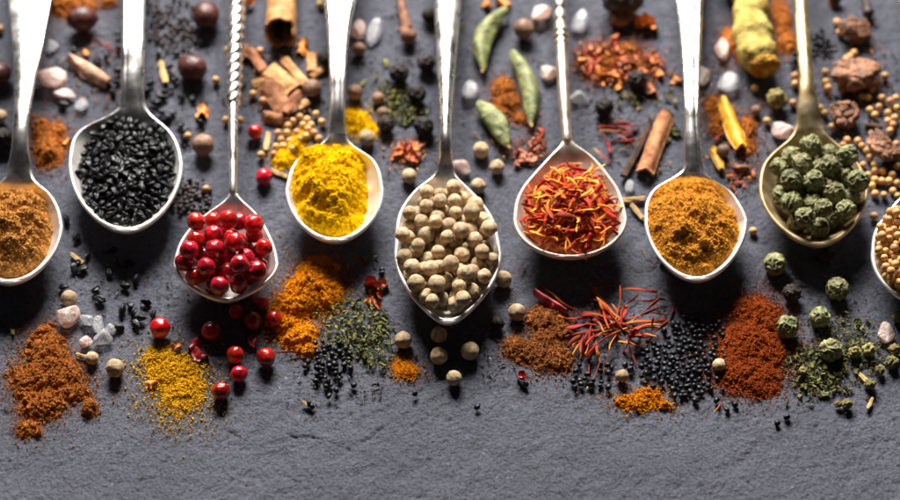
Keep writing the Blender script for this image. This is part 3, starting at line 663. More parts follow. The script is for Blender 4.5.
variants('twig', 4, lambda i: flake_mesh('straw_twig', 500 + i, 'straw', 7 * MM, 1.5 * MM, .8 * MM, bend=.6, curl=.06, jag=.25, nu=15, nv=6, taper=.2))

def thread_mesh(i, lo=-.25, hi=.6, curl=1.0, dark=1.0):
    g = np.random.default_rng(600 + i); n = 16; t = np.linspace(0, 1, n)
    L = g.uniform(8, 13.5) * MM; a0 = g.uniform(-.5, .5); cur = g.uniform(-1.9, 1.9) * curl; wob = g.uniform(-1.0, 1.0) * curl
    an = a0 + cur * (t - .5) + wob * np.sin(t * 5); ev = g.uniform(-.25, .25) + 0.35 * np.sin(t * g.uniform(2, 6) + g.uniform(0, 6))
    st = L / (n - 1); x = np.cumsum(np.cos(an) * np.cos(ev)) * st; y = np.cumsum(np.sin(an) * np.cos(ev)) * st; z = np.cumsum(np.sin(ev)) * st
    pts = np.stack([x, y, z], -1); pts -= pts.mean(0)
    tg = np.gradient(pts, axis=0); tg /= np.linalg.norm(tg, axis=1)[:, None]
    side = np.cross(tg, [0, 0, 1.0]); side /= np.linalg.norm(side, axis=1)[:, None]; nu = np.cross(side, tg)
    nth = 8; th = np.linspace(0, 2 * math.pi, nth, endpoint=False)
    r = (0.21 + 0.35 * t ** 1.5 + 0.07 * np.sin(t * 9 + i)) * MM; r *= 1 + .25 * vnoise(t * 6 + i * 3.1, t * 0, i); r[-1] *= 0.45; r[-2] *= .8; r[0] *= 0.4
    tw = th[None] + 0 * t[:, None]; ro = (g.uniform(-1, 1) + g.uniform(-2.5, 2.5) * t)[:, None]
    sw = side * np.cos(ro) + nu * np.sin(ro); nw = nu * np.cos(ro) - side * np.sin(ro)
    v = pts[:, None] + r[:, None, None] * (np.cos(tw)[..., None] * sw[:, None] * 1.2 + np.sin(tw)[..., None] * nw[:, None] * 0.34)
    v = v.reshape(-1, 3); F = grid_faces(n, nth, True)[:, ::-1]
    c0 = len(v); v = np.vstack([v, pts[0], pts[-1]]); j = np.arange(nth); jn = (j + 1) % nth; la = (n - 1) * nth
    me = fast_mesh('saffron_thread', v, [F, np.vstack([np.stack([j, jn, np.full(nth, c0)], -1), np.stack([la + jn, la + j, np.full(nth, c0 + 1)], -1)])], M['saffron'])
    s0 = g.uniform(lo, hi)
    tt = np.clip(np.concatenate([np.repeat(t, nth), [0, 1]]) + s0, 0, 1)
    keys = np.array([0, .22, .5, 1.0]); cols = np.array([[.90, .50, .07], [.86, .27, .014], [.66, .075, .008], [.33, .016, .007]])
    c = np.stack([np.interp(tt, keys, cols[:, k]) for k in range(3)], -1) * dark; tint(me, c)
    return me
variants('saffron', 14, lambda i: thread_mesh(i, -.1, .7, .45, .72))
variants('saffron_gold', 18, lambda i: thread_mesh(40 + i, -.16, .3, 1.3, 1.08))

def drop(kindkey, name, loc, scale, label, cat, group=None, rot=None, i=None):
    ms = KM[kindkey]; me = ms[random.randrange(len(ms)) if i is None else i % len(ms)]
    if rot is None:
        if kindkey == 'nigella': rot = (random.uniform(0, 6.28), random.uniform(-.3, .3), random.uniform(0, 6.28))
        elif kindkey in ('herb', 'chilli', 'pflake', 'oflake', 'petal', 'twig', 'saffron', 'saffron_gold'): rot = (random.uniform(-.5, .5) + (math.pi if random.random() < .4 else 0), random.uniform(-.35, .35), random.uniform(0, 6.28))
        else: rot = tuple(random.uniform(0, 6.28) for _ in range(3))
    o = link(name, me, loc=loc, rot=rot, scale=scale)
    return T(o, label, cat, group)

# ------------------------------------------------------------------ filling the bowls
def pack(sp, ell, r, n, bed=None, slope=0.25, tries=30, res=0.25, zref=9.5, rmax=0.9, xmaxpx=None, rj=0.12):
    cx, cy = P(ell[0], ell[1], zref * MM); rx, ry = ell[2] * S, ell[3] * S / SE
    x = np.arange(cx - rx - 3 * r * MM, cx + rx + 3 * r * MM, res * MM); y = np.arange(cy - ry - 3 * r * MM, cy + ry + 3 * r * MM, res * MM)
    X, Y = np.meshgrid(x, y, indexing='ij'); bz, rr = bowl_z(sp, X, Y)
    H = np.where(np.isnan(bz), sp.zr.min() , bz)
    if bed is not None:
        bx, by, BZ, ok = bed
        ii = np.clip(((X - bx[0]) / (bx[1] - bx[0])).round().astype(int), 0, len(bx) - 1); jj = np.clip(((Y - by[0]) / (by[1] - by[0])).round().astype(int), 0, len(by) - 1)
        H = np.maximum(H, np.where(ok[ii, jj], BZ[ii, jj], -1))
    out = []
    inside = ((X - cx) / rx) ** 2 + ((Y - cy) / ry) ** 2 < 1
    inside &= (rr < rmax) & ~np.isnan(bz)
    if xmaxpx is not None: inside &= X < P(xmaxpx, 250, zref * MM)[0]
    cells = np.argwhere(inside)
    dist = np.sqrt(((X - cx) / rx) ** 2 + ((Y - cy) / ry) ** 2) * min(rx, ry)
    for k in range(n):
        rad = r * MM * random.uniform(1 - rj, 1 + rj); m = int(rad / (res * MM)) + 1
        o = np.arange(-m, m + 1) * res * MM; D2 = o[:, None] ** 2 + o[None] ** 2
        cap = np.where(D2 < rad * rad, np.sqrt(np.maximum(0, rad * rad - D2)), -1)
        best = None
        for c in cells[rng.integers(0, len(cells), tries)]:
            i, j = c
            if i < m or j < m or i + m >= len(x) or j + m >= len(y): continue
            w = H[i - m:i + m + 1, j - m:j + m + 1]
            z = np.where(cap >= 0, w + cap, -1).max()
            s = z + slope * dist[i, j]
            if best is None or s < best[0]: best = (s, i, j, z)
        if best is None: continue
        _, i, j, z = best
        w = H[i - m:i + m + 1, j - m:j + m + 1]
        H[i - m:i + m + 1, j - m:j + m + 1] = np.where(cap >= 0, np.maximum(w, z + cap), w)
        out.append((x[i], y[j], z, rad))
    return out

for (x, y, z, r) in pack(SP['white'], (448, 253, 46, 59), 2.1, 106, slope=0.10, rmax=0.9, rj=.15):
    drop('white', 'white_peppercorn', (x, y, z), r, 'white peppercorn heaped in the large middle spoon', 'peppercorn', 'white peppercorns in the middle spoon')
for (x, y, z, r) in pack(SP['berry'], (223, 261, 42, 35), 2.66, 38, slope=0.08, rmax=0.86):
    drop('pink', 'red_peppercorn', (x, y, z), r, 'glossy red peppercorn berry heaped in the rope handled spoon', 'peppercorn', 'red peppercorns in the rope handled spoon')
for (x, y, z, r) in pack(SP['green'], (815, 193, 42, 40), 2.82, 34, slope=0.12, rmax=0.84):
    drop('green', 'green_peppercorn', (x, y, z), r, 'wrinkled green peppercorn heaped in the brass spoon', 'peppercorn', 'green peppercorns in the brass spoon')

o, bed = heap(SP['nigella'], 'nigella_bed', 'dark mass of nigella seeds under the top layer in its spoon', [(127, 172, 47, 50, 11)], 5.5, 'nigella', ((1.6, .8),), res=0.3, seed=15, kind='stuff', cat='seeds', grains=False)
for (x, y, z, r) in pack(SP['nigella'], (127, 170, 49, 54), 0.92, 262, bed=bed, slope=0.12, rmax=0.88):
    drop('nigella', 'nigella_seed', (x, y, z), random.uniform(1.3, 1.65) * MM, 'black nigella seed heaped in the second spoon from the left', 'seed', 'nigella seeds in their spoon',
         rot=(random.uniform(0, 6.28), random.uniform(-.5, .5), random.uniform(0, 6.28)))
o, bed = heap(SP['mustard'], 'mustard_bed', 'mass of mustard seeds under the top layer in the rightmost spoon', [(922, 252, 46, 48, 10.5)], 5.5, 'mustard', ((2.0, .9),), res=0.3, seed=16, kind='stuff', cat='seeds', grains=False)
for (x, y, z, r) in pack(SP['mustard'], (922, 254, 46, 46), 1.12, 120, bed=bed, slope=0.15, rmax=0.95, xmaxpx=908):
    drop('mustard', 'mustard_seed', (x, y, z), r, 'yellow mustard seed heaped in the spoon at the right edge', 'seed', 'mustard seeds in the rightmost spoon')
M['saffron_bed'] = mat('saffron_bed', (0.26, 0.03, 0.004), (0.58, 0.15, 0.010), nscale=700, rough=0.6, rand=0)
o, bed = heap(SP['saffron'], 'saffron_bed', 'tangled red saffron mass under the top threads in its spoon', [(569, 210, 53, 44, 13)], 6.2, 'saffron_bed', ((1.4, .8), (.6, .4)), res=0.25, seed=17, kind='stuff', cat='saffron', grains=False, stretch=1.3)
bx, by, BZ, ok = bed; okc = np.argwhere(ok)
nsaf = 0
for k in range(600):
    i, j = okc[rng.integers(0, len(okc))]
    x0, y0 = P(569, 212, .0095); q = ((bx[i] - x0) / (54 * S)) ** 2 + ((by[j] - y0) / (48 * S / SE)) ** 2
    if q > 0.9: continue
    sx = BZ[min(i + 6, len(bx) - 1), j] - BZ[max(i - 6, 0), j]
    z = BZ[i, j] + random.uniform(0.3, 2.2) * MM * (1.05 - q * 0.6)
    sc = random.uniform(.9, 1.4) * (1 - 0.3 * q); az = random.uniform(0, 6.28)
    ex = np.array([bx[i] + e * .0052 * sc * math.cos(az) for e in (-1, -.5, .5, 1)]); ey = np.array([by[j] + e * .0052 * sc * math.sin(az) for e in (-1, -.5, .5, 1)])
    ez, er = bowl_z(SP['saffron'], ex, ey)
    if np.isnan(ez).any() or er.max() > 1.03: continue
    z = max(z, float(ez.max()) + .0002)
    nsaf += 1
    if nsaf > 205: break
    drop('saffron_gold', 'saffron_thread', (bx[i], by[j], z), sc, 'orange red saffron thread tangled in the pear shaped spoon', 'saffron thread', 'saffron threads in their spoon',
         rot=(random.uniform(-.6, .6), random.uniform(-.22, .22), az))

# ------------------------------------------------------------------ loose things, read off the photograph
def put(kindkey, name, px, py, dpx, label, cat, group=None, flat=1.0, rot=None, i=None, sc3=None):
    """a roundish thing of dpx pixels across lying on the slate"""
    r = dpx * S / 2
    if sc3 is not None: return drop(kindkey, name, PV(px, py, r * sc3[2] * 0.95), tuple(r * q for q in sc3), label, cat, group, rot, i)
    return drop(kindkey, name, PV(px, py, r * 0.95), r, label, cat, group, rot, i)

for (px, py, d, lab) in (
    (403, 340, 17, 'loose white peppercorn left of the white peppercorn spoon tip'), (439, 335, 16, 'white peppercorn in the shadow right under the white peppercorn spoon tip'),
    (439, 356, 17, 'left one of two white peppercorns in the row below the middle spoon'), (470, 351, 18, 'white peppercorn right of its neighbour below the middle spoon'),
    (454, 378, 15, 'white peppercorn lowest below the middle spoon'), (517, 312, 17, 'white peppercorn behind the rust brown powder spill'),
    (503, 279, 17, 'white peppercorn touching the right rim of the middle spoon'), (481, 150, 17, 'white peppercorn beside the lowest cardamom pod'),
    (497, 167, 15, 'white peppercorn left of the saffron spoon'), (478, 186, 16, 'white peppercorn against the shoulder of the middle spoon'),
    (409, 176, 16, 'white peppercorn below the red flakes left of the middle spoon'), (367, 138, 17, 'white peppercorn on the turmeric behind the turmeric spoon'),
    (69, 298, 16, 'greyish peppercorn behind the pink salt lump at lower left'), (92, 358, 13, 'small pale peppercorn left of the striped one at lower left'),
    (115, 368, 18, 'striped pale peppercorn at lower left'), (622, 376, 13, 'small pale peppercorn at the front of the loose saffron'),
    (719, 365, 13, 'small pale peppercorn on the left edge of the red chilli heap'), (1, 116, 13, 'pale peppercorn cut by the left edge beside the handle')):
    put('white', 'white_peppercorn', px, py, d, lab, 'peppercorn', 'loose white peppercorns')
for (px, py, d, lab) in (
    (255, 132, 16, 'red peppercorn beside the twisted rope handle'), (264, 177, 18, 'red peppercorn between the twig and the rope handled spoon'),
    (160, 328, 21, 'red peppercorn with pale crown above the yellow powder'), (211, 331, 20, 'dark red peppercorn shaded left below the berry spoon'),
    (235, 355, 18, 'red peppercorn under the berry spoon left of the shiny one'), (266, 357, 19, 'shiny red peppercorn beside the foot of the orange turmeric spill'),
    (239, 374, 17, 'red peppercorn second nearest to the front edge'), (221, 391, 18, 'red peppercorn nearest to the front edge'),
    (253, 321, 18, 'shaded red peppercorn below the berry spoon tip'), (274, 319, 16, 'red peppercorn half buried at the left of the turmeric spill'), (262, 303, 14, 'small shaded red peppercorn under the right rim of the berry spoon'), (236, 312, 15, 'red peppercorn in the dark under the berry spoon tip')):
    put('pink', 'red_peppercorn', px, py, d, lab, 'peppercorn', 'loose red peppercorns')
for (px, py, d, lab) in (
    (775, 264, 22, 'wrinkled green peppercorn nearest to the brass spoon'), (837, 289, 22, 'smooth dark green peppercorn standing right of the others'),
    (787, 327, 22, 'green peppercorn beside the red chilli heap'), (820, 317, 20, 'green peppercorn in the middle of the loose ones'),
    (831, 350, 22, 'pale green peppercorn on the herb flakes')):
    put('green', 'green_peppercorn', px, py, d, lab, 'peppercorn', 'loose green peppercorns')
for (px, py, d, lab) in (
    (399, 73, 20, 'dark smooth black peppercorn above the herb patch'), (417, 94, 19, 'brownish black peppercorn right of the herb patch'),
    (424, 126, 20, 'black peppercorn against the middle spoon handle'), (386, 124, 18, 'black peppercorn below the herb patch'),
    (426, 63, 19, 'brown wrinkled peppercorn left of the middle spoon handle'), (430, 15, 17, 'dark peppercorn at the top by the middle spoon handle'),
    (324, 58, 16, 'dark peppercorn against the turmeric spoon handle'), (604, 107, 20, 'black peppercorn above the loose saffron'),
    (637, 80, 20, 'wrinkled black peppercorn on the red chilli flakes'), (497, 323, 14, 'black peppercorn in shadow right of the middle spoon tip'),
    (792, 293, 18, 'black wrinkled peppercorn between the loose green ones'), (4, 138, 20, 'black peppercorn cut by the left edge of the photo'), (835, -2, 14, 'black peppercorn cut by the top edge'), (825, 254, 18, 'dark peppercorn in the shade under the brass spoon')):
    put('black', 'black_peppercorn', px, py, d, lab, 'peppercorn', 'loose black peppercorns')
for (px, py, d, lab) in (
    (524, 29, 22, 'round brown allspice berry between two cardamom pods'), (312, 88, 20, 'brown allspice berry beside the bark chips'),
    (203, 145, 23, 'brown allspice berry right of the nigella spoon'), (359, 49, 15, 'small orange brown berry below the pink salt'),
    (355, 92, 17, 'orange brown berry right of the turmeric handle'), (378, 98, 13, 'small orange berry in the herb patch'), (383, 113, 13, 'pale brown berry at the foot of the herb patch'),
    (723, 151, 14, 'brown berry beside the small yellow rind sliver'), (756, 110, 11, 'small greenish brown berry left of the brass handle')):
    put('brown', 'brown_allspice_berry', px, py, d, lab, 'berry', 'brown allspice berries')
for (px, py, d, lab, rz) in (
    (206, 15, 30, 'dark purple berry at the top near the twisted handle', 1.5), (192, 68, 30, 'dark purple berry lying above the allspice berry', 2.6),
    (82, 19, 29, 'glossy red brown seed lying on orange powder at the top', .2), (-2, 74, 26, 'dark red berry cut by the left edge', .5)):
    put('purple', 'dark_berry', px, py, d, lab, 'berry', 'dark purple berries', rot=(random.uniform(0, 6), 0.2, rz))

for (px, py, w, h, pink, lab) in (
    (52, 46, 11, 14, 0, 'clear salt crystal beside the leftmost handle'), (52, 77, 27, 24, 1, 'large pink salt lump beside the leftmost handle'),
    (65, 94, 19, 11, 1, 'flat orange pink salt flake below the large lump'), (82, 105, 13, 11, 0, 'small white salt crystal left of the nigella spoon'),
    (358, 30, 17, 20, 1, 'pink salt crystal touching the turmeric handle'), (375, 32, 14, 26, 0, 'tall white salt crystal left of the clove'),
    (540, 12, 19, 24, 1, 'pink salt crystal at the top beside the beaded handle'), (579, 21, 16, 22, 0, 'white salt crystal right of the beaded handle'),
    (548, 72, 16, 16, 1, 'pink salt crystal against the thin handle'), (469, 90, 17, 17, 0, 'white salt crystal right of the middle handle'),
    (579, 98, 19, 14, 0, 'clear salt crystal right of the thin handle'), (461, 167, 21, 16, 1, 'pale pink salt crystal on the shoulder of the middle spoon'),
    (722, 49, 14, 26, 1, 'long pink salt crystal left of the turmeric root'), (727, 82, 21, 19, 0, 'white salt cluster below the turmeric root'),
    (702, 75, 13, 24, 1, 'orange pink salt piece against the curry spoon handle'), (783, 130, 23, 18, 1, 'glassy pink salt lump beside the brass handle'),
    (68, 316, 20, 21, 1, 'rough pink salt lump at lower left'), (88, 320, 14, 14, 0, 'clear salt crystal leftmost of the lower cluster'),
    (99, 325, 11, 15, 0, 'clear salt crystal in the middle of the lower cluster'), (103, 338, 16, 16, 0, 'clear salt crystal nearest of the lower cluster'),
    (110, 329, 11, 10, 0, 'clear salt crystal rightmost of the lower cluster'), (86, 342, 13, 13, 1, 'small pale pink salt chip beside the clear cluster'),
    (886, 333, 14, 20, 1, 'dull pink salt crystal at the right edge of the herbs'), (629, 186, 9, 11, 0, 'tiny clear salt crystal beside the saffron spoon rim')):
    r = S / 2
    put('psalt' if pink else 'salt', 'pink_salt_crystal' if pink else 'salt_crystal', px, py, 1.0, lab, 'salt crystal', 'loose salt crystals', rot=(random.uniform(-.25, .25), random.uniform(-.25, .25), random.uniform(-.4, .4)), sc3=(w * 1.08, h * 1.15, min(w, h) * 0.75))

def area(fn, n, poly_ell):
    """n random pixel points in a list of (cx,cy,rx,ry) ellipses"""
    w = np.array([e[2] * e[3] for e in poly_ell], float); w /= w.sum()
    for b in rng.choice(len(poly_ell), n, p=w):
        cx, cy, rx, ry = poly_ell[b]; a = random.uniform(0, 6.28); q = math.sqrt(random.random()) * (1.0 if random.random() < .85 else 1.3)
        fn(cx + rx * q * math.cos(a), cy + ry * q * math.sin(a))

_taken = []
def free(px, py, d):
    for (a, b, c) in _taken:
        if abs(a - px) < 20 and (a - px) ** 2 + ((b - py) * 1.2) ** 2 < (0.46 * (c + d)) ** 2: return False
    _taken.append((px, py, d)); return True

def scatter(kindkey, name, n, ells, dr, label, cat, group, sc=None):
    def f(px, py):
        for _ in range(6):
            d = random.uniform(*dr)
            if free(px, py, d): break
            px += random.uniform(-6, 6); py += random.uniform(-5, 5)
        else: return
        put(kindkey, name, px, py, d, label, cat, group)
    area(f, n, ells)

# nigella, loose
NIG = [(73, 48), (97, 61), (106, 56), (119, 49), (63, 104), (113, 93), (116, 82), (119, 70), (118, 33), (159, 52), (177, 52), (190, 52), (169, 67), (172, 75), (181, 98), (193, 99), (148, 91), (158, 95), (158, 101), (163, 97),
       (165, 92), (150, 112), (167, 117), (200, 122), (175, 80), (170, 88), (154, 102), (161, 112), (172, 112), (164, 119), (183, 138), (186, 131), (180, 124), (150, 84)]
for px, py in NIG:
    drop('nigella', 'nigella_seed', PV(px, py, .0009), 10.5 * S / 2 * random.uniform(.9, 1.2), 'loose black nigella seed scattered behind or beside the nigella spoon', 'seed', 'loose nigella seeds behind their spoon')
NIG = [(76, 263), (87, 256), (74, 269), (82, 269), (109, 273), (96, 289), (100, 299), (64, 287), (125, 286), (130, 305), (134, 312), (146, 302), (122, 311), (136, 324), (118, 328), (153, 314), (66, 219), (76, 237), (118, 262), (124, 272), (130, 262), (112, 250), (136, 280), (141, 318)]
for px, py in NIG:
    drop('nigella', 'nigella_seed', PV(px, py, .0009), 11.5 * S / 2 * random.uniform(.9, 1.2), 'loose black nigella seed on the slate in front of the nigella spoon', 'seed', 'loose nigella seeds in front of their spoon')

scatter('tinyb', 'small_brown_seed', 95, [(170, 10, 24, 14), (168, 30, 20, 14), (185, 36, 12, 12)], (3.6, 5.2), 'tiny dark brown seed in the scatter right of the second handle', 'seed', 'tiny brown seeds at the top')
scatter('tinyb', 'small_brown_seed', 70, [(190, 196, 17, 16), (182, 206, 12, 10), (200, 205, 16, 8)], (3.6, 5.2), 'tiny dark brown seed between the nigella and berry spoons', 'seed', 'tiny brown seeds between two spoons')
scatter('tiny', 'small_black_seed', 34, [(826, 46, 15, 10), (816, 40, 8, 10), (795, 58, 7, 6)], (4, 6), 'tiny black seed behind the brass spoon handle', 'seed', 'tiny black seeds beside the brass handle')
scatter('tiny', 'small_black_seed', 225, [(697, 345, 32, 26), (690, 372, 34, 22), (668, 362, 26, 20), (700, 395, 22, 8), (690, 330, 24, 12)], (3.9, 6.0), 'tiny round black seed in the scatter between loose saffron and red heap', 'seed', 'tiny black seeds beside the red heap')
scatter('tiny', 'small_black_seed', 34, [(600, 374, 22, 12), (640, 370, 24, 14), (584, 384, 20, 6)], (4.2, 6), 'tiny round black seed among the tips of the loose saffron', 'seed', 'tiny black seeds among the saffron')
scatter('tiny', 'small_black_seed', 52, [(322, 352, 10, 14), (334, 358, 18, 14), (330, 378, 10, 8), (345, 352, 10, 8)], (3.8, 6.0), 'tiny black seed between turmeric spill and herb patch', 'seed', 'tiny black seeds beside the herb patch')
for px, py in ((305, 366), (308, 362), (354, 385), (336, 390), (329, 396), (312, 406), (309, 404), (415, 394), (477, 407), (526, 384), (581, 384), (727, 410), (777, 423), (787, 417), (382, 270), (382, 273), (735, 405)):
    put('tiny', 'small_black_seed', px, py, 5.5, 'single tiny black seed lying apart on the bare slate', 'seed', 'stray tiny black seeds')

# mustard, loose
MU = [(832, 127), (847, 140), (843, 145), (852, 150), (855, 156), (867, 151), (862, 146), (870, 158), (863, 165), (875, 165), (868, 175), (875, 171), (883, 171), (875, 180), (882, 181), (889, 181), (875, 194), (884, 195), (893, 191), (898, 196), (892, 175), (890, 131), (896, 144), (899, 158), (897, 166), (880, 164), (888, 190), (897, 183), (864, 154), (858, 141), (872, 186), (896, 172), (874, 175)]
for px, py in MU:
    if free(px, py, 7.5): put('mustard', 'mustard_seed', px, py, random.uniform(7.4, 8.8), 'yellow mustard seed in the cluster above the rightmost spoon', 'seed', 'mustard seed cluster at the right')
MU = [(837, 22), (840, 32), (850, 57), (854, 53), (846, 59), (826, 82), (828, 88), (825, 72), (885, 76), (872, 89), (868, 97), (882, 98), (888, 113), (890, 101), (895, 118), (870, 110), (875, 115), (825, 113), (820, 108), (896, 98), (888, 121), (879, 107), (862, 96), (897, 108), (893, 125)]
for px, py in MU:
    put('mustard', 'mustard_seed', px, py, random.uniform(7.6, 8.8), 'yellow mustard seed scattered around the red brown chunks', 'seed', 'mustard seeds around the chunks')
for px, py, lab in ((755, 88, 'mustard seed below the tip of the turmeric root'), (795, 76, 'upper mustard seed of a pair left of the brass handle'), (795, 84, 'lower mustard seed of a pair left of the brass handle'), (793, 103, 'mustard seed beside the brown crumpled bud'), (767, 121, 'mustard seed above the glassy pink salt'),
                    (874, 216, 'mustard seed right of the brass bowl'), (753, 231, 'mustard seed against the curry bowl rim'), (216, 80, 'mustard seed right of the purple berry'), (188, 136, 'mustard seed beside the allspice berry'), (206, 189, 'mustard seed among tiny brown seeds'), (253, 94, 'upper left mustard seed near the bark chips'), (263, 101, 'mustard seed against the reddish bark chip'),
                    (260, 51, 'mustard seed left of the cinnamon stick'), (228, 50, 'upper mustard seed left of the rope handle'), (229, 59, 'lower mustard seed left of the rope handle'), (0, 29, 'mustard seed cut by the left edge'), (240, 120, 'mustard seed right of the rope handle'), (261, 155, 'mustard seed left of the turmeric spill'), (226, 120, 'mustard seed left of the plain part of the rope handle'), (320, 4, 'brown mustard seed at the top by the turmeric handle')):
    put('mustard', 'mustard_seed', px, py, 8.4, lab, 'seed', 'single mustard seeds')
MU = [(308, 129), (297, 132), (306, 136), (314, 133), (319, 139), (300, 139), (287, 133), (281, 140), (276, 147), (283, 146), (290, 141), (274, 154), (292, 149), (316, 114), (293, 121), (300, 117), (307, 120), (322, 122), (311, 125), (288, 126), (278, 133), (303, 125)]
for px, py in MU:
    put('mustard', 'mustard_seed', px, py, random.uniform(7.4, 8.8), 'yellow mustard seed in the cluster behind the turmeric spoon', 'seed', 'mustard seed cluster behind the turmeric')

# flakes
def flakes(kindkey, name, n, ells, scr, label, cat, group, z=.5):
    def f(px, py): drop(kindkey, name, PV(px, py, random.uniform(.4, .4 + z) * MM), random.uniform(*scr), label, cat, group)
    area(f, n, ells)
flakes('herb', 'herb_flake', 125, [(358, 322, 28, 22), (345, 345, 24, 14), (375, 338, 20, 22), (368, 356, 16, 10), (385, 362, 10, 6)], (.4, .8), 'dried green herb flake in the patch left of the middle spoon', 'herb flake', 'herb flakes in the left patch', 1.2)
flakes('herb', 'herb_flake', 120, [(835, 360, 30, 18), (812, 366, 24, 16), (850, 338, 24, 18), (870, 352, 18, 12), (820, 385, 26, 8)], (.4, .85), 'dried green herb flake in the patch below the brass spoon', 'herb flake', 'herb flakes in the right patch', 1.2)
flakes('herb', 'herb_flake', 66, [(400, 108, 20, 16), (392, 92, 14, 12), (412, 112, 14, 10)], (.45, .85), 'dried green herb flake under the black peppercorns at the top', 'herb flake', 'herb flakes in the upper patch', 1.2)
flakes('herb', 'herb_flake', 24, [(640, 100, 22, 10), (668, 98, 10, 8), (670, 130, 8, 14), (650, 172, 10, 8)], (.6, 1.0), 'dried green herb flake around the bark pieces', 'herb flake', 'herb flakes around the bark')
for px, py in ((385, 62), (376, 76), (363, 82), (243, 83), (88, 131), (80, 357), (12, 332), (26, 360), (810, 402), (787, 403), (845, 410), (869, 402), (821, 395), (857, 372), (375, 255), (376, 262), (374, 385), (463, 25), (866, 385), (800, 395), (570, 345), (538, 344)):
    drop('herb', 'herb_flake', PV(px, py, .0006), random.uniform(.6, 1.0), 'single green herb flake lying apart on the slate', 'herb flake', 'stray herb flakes')
flakes('chilli', 'chilli_flake', 130, [(610, 62, 32, 20), (596, 55, 18, 14), (640, 68, 22, 14), (650, 58, 12, 8)], (.4, 1.0), 'red chilli flake in the pile at the top right of centre', 'chilli flake', 'chilli flakes in the upper pile', 2.2)
flakes('chilli', 'chilli_flake', 20, [(407, 150, 14, 10), (400, 158, 8, 6)], (.7, 1.2), 'reddish chilli flake left of the middle spoon handle', 'chilli flake', 'chilli flakes by the middle handle', 1.2)
flakes('pflake', 'pink_spice_flake', 36, [(530, 150, 14, 12), (520, 158, 10, 6), (538, 140, 8, 10)], (.5, 1.0), 'pinkish spice crumb between cardamom pods and saffron spoon', 'spice crumb', 'pink crumbs by the saffron spoon', .8)
flakes('chilli', 'chilli_flake', 26, [(745, 172, 18, 12), (765, 160, 10, 12), (735, 185, 10, 8)], (.25, .55), 'small red crumb between the curry and brass spoons', 'chilli flake', 'red crumbs between two spoons')
flakes('chilli', 'chilli_flake', 10, [(375, 290, 10, 12), (385, 300, 8, 6), (370, 304, 8, 6)], (.7, 1.2), 'reddish brown flake above the herb patch', 'chilli flake', 'red flakes above the herb patch')
flakes('chilli', 'chilli_flake', 14, [(735, 130, 18, 20), (716, 106, 10, 10)], (.5, 1.0), 'red flake around the golden rind piece', 'chilli flake', 'red flakes around the rind')
for px, py, s, lab in ((487, 3, 1.2, 'orange flake at the top left of the upper cardamom'), (503, 3, 1.3, 'orange flake touching the upper cardamom'), (676, 78, 1.3, 'orange flake against the curry spoon handle'), (620, 84, 1.5, 'curled orange flake below the chilli pile'), (652, 88, 1.2, 'orange flake right of the black peppercorn'), (658, 73, 1.0, 'orange brown flake at the right of the pile'),
                       (67, 142, 1.0, 'pinkish flake on the orange powder'), (203, 111, 1.4, 'reddish chip above the allspice berry'), (645, 25, 1.9, 'orange brown flake beside the dark dried pod'), (700, 26, .8, 'small orange flake behind the curry handle'), (177, 346, 1.0, 'small orange chip above the yellow powder'), (151, 383, 1.1, 'reddish chip on the left of the yellow powder'), (85, 53, 1.0, 'yellow brown sliver above the pale bark chip'), (833, 2, .8, 'orange crumb cut by the top edge'), (303, 46, 1.5, 'pinkish chip at the open end of the cinnamon stick'), (250, 3, 1.0, 'brown chip at the top right of the rope handle'), (600, 72, 1.2, 'orange flake at the left foot of the chilli pile')):
    drop('oflake', 'orange_spice_flake', PV(px, py, .0009), s, lab, 'spice flake', 'single orange flakes')
for px, py, s, lab in ((194, 344, 1.1, 'upper red husk below the berry spoon'), (200, 353, 1.2, 'lower red husk below the berry spoon'), (255, 341, .9, 'red husk between shaded red peppercorns'), (521, 377, .8, 'dark red husk below the rust brown powder'), (372, 286, 1.1, 'brown red husk above the herb patch')):
    drop('petal', 'red_husk', PV(px, py, .001), s, lab, 'husk', 'red husks')
for px, py, s, rz, lab in ((163, 72, 1.25, -1.35, 'tan twig upright among nigella seeds at the top'), (267, 141, 1.0, 1.5, 'tan twig standing below the bark chips'), (279, 173, .85, -.5, 'brown twig touching the turmeric spoon rim'), (77, 258, .75, -.7, 'small tan twig on nigella seeds below the first spoon'), (84, 356, .7, -.3, 'tan twig beside the pale peppercorn at lower left'), (633, 199, 1.0, .1, 'yellow twig against the saffron spoon rim'), (637, 211, .9, -1.0, 'brown orange twig between saffron and curry spoons'), (307, 404, .5, -.5, 'tiny pale twig near the front of the slate'), (866, 380, .8, -.9, 'thin tan twig at the front of the herb patch'), (870, 403, .6, 1.1, 'green stalk at the front right')):
    drop('twig', 'straw_twig', PV(px, py, .0009), s, lab, 'twig', 'loose twigs', rot=(0, 0, rz))
for px, py, d, lab in ((777, 99, 23, 'crumpled brown green bud left of the brass handle'), (661, 257, 10, 'small golden bud right of the saffron spoon'), (869, 350, 15, 'green bud right of the herb patch'), (855, 352, 13, 'green bud on the right of the pale green peppercorn'), (892, 362, 14, 'green bud at the right edge of the herbs'), (870, 384, 12, 'yellow green bud at the front of the herbs'), (847, 404, 11, 'pale bud nearest the front right'), (838, 404, 8, 'small green bud beside the pale one'), (895, 350, 13, 'green bud cut by the right edge'), (897, 317, 12, 'brown bud cut by the right edge'), (880, 370, 11, 'green bud between two others at lower right'), (803, 372, 11, 'herb bud at the left of the right patch'), (762, 68, 11, 'greenish bud at the tip of the turmeric root')):
    put('bud', 'dried_bud', px, py, d, lab, 'bud', 'dried buds')

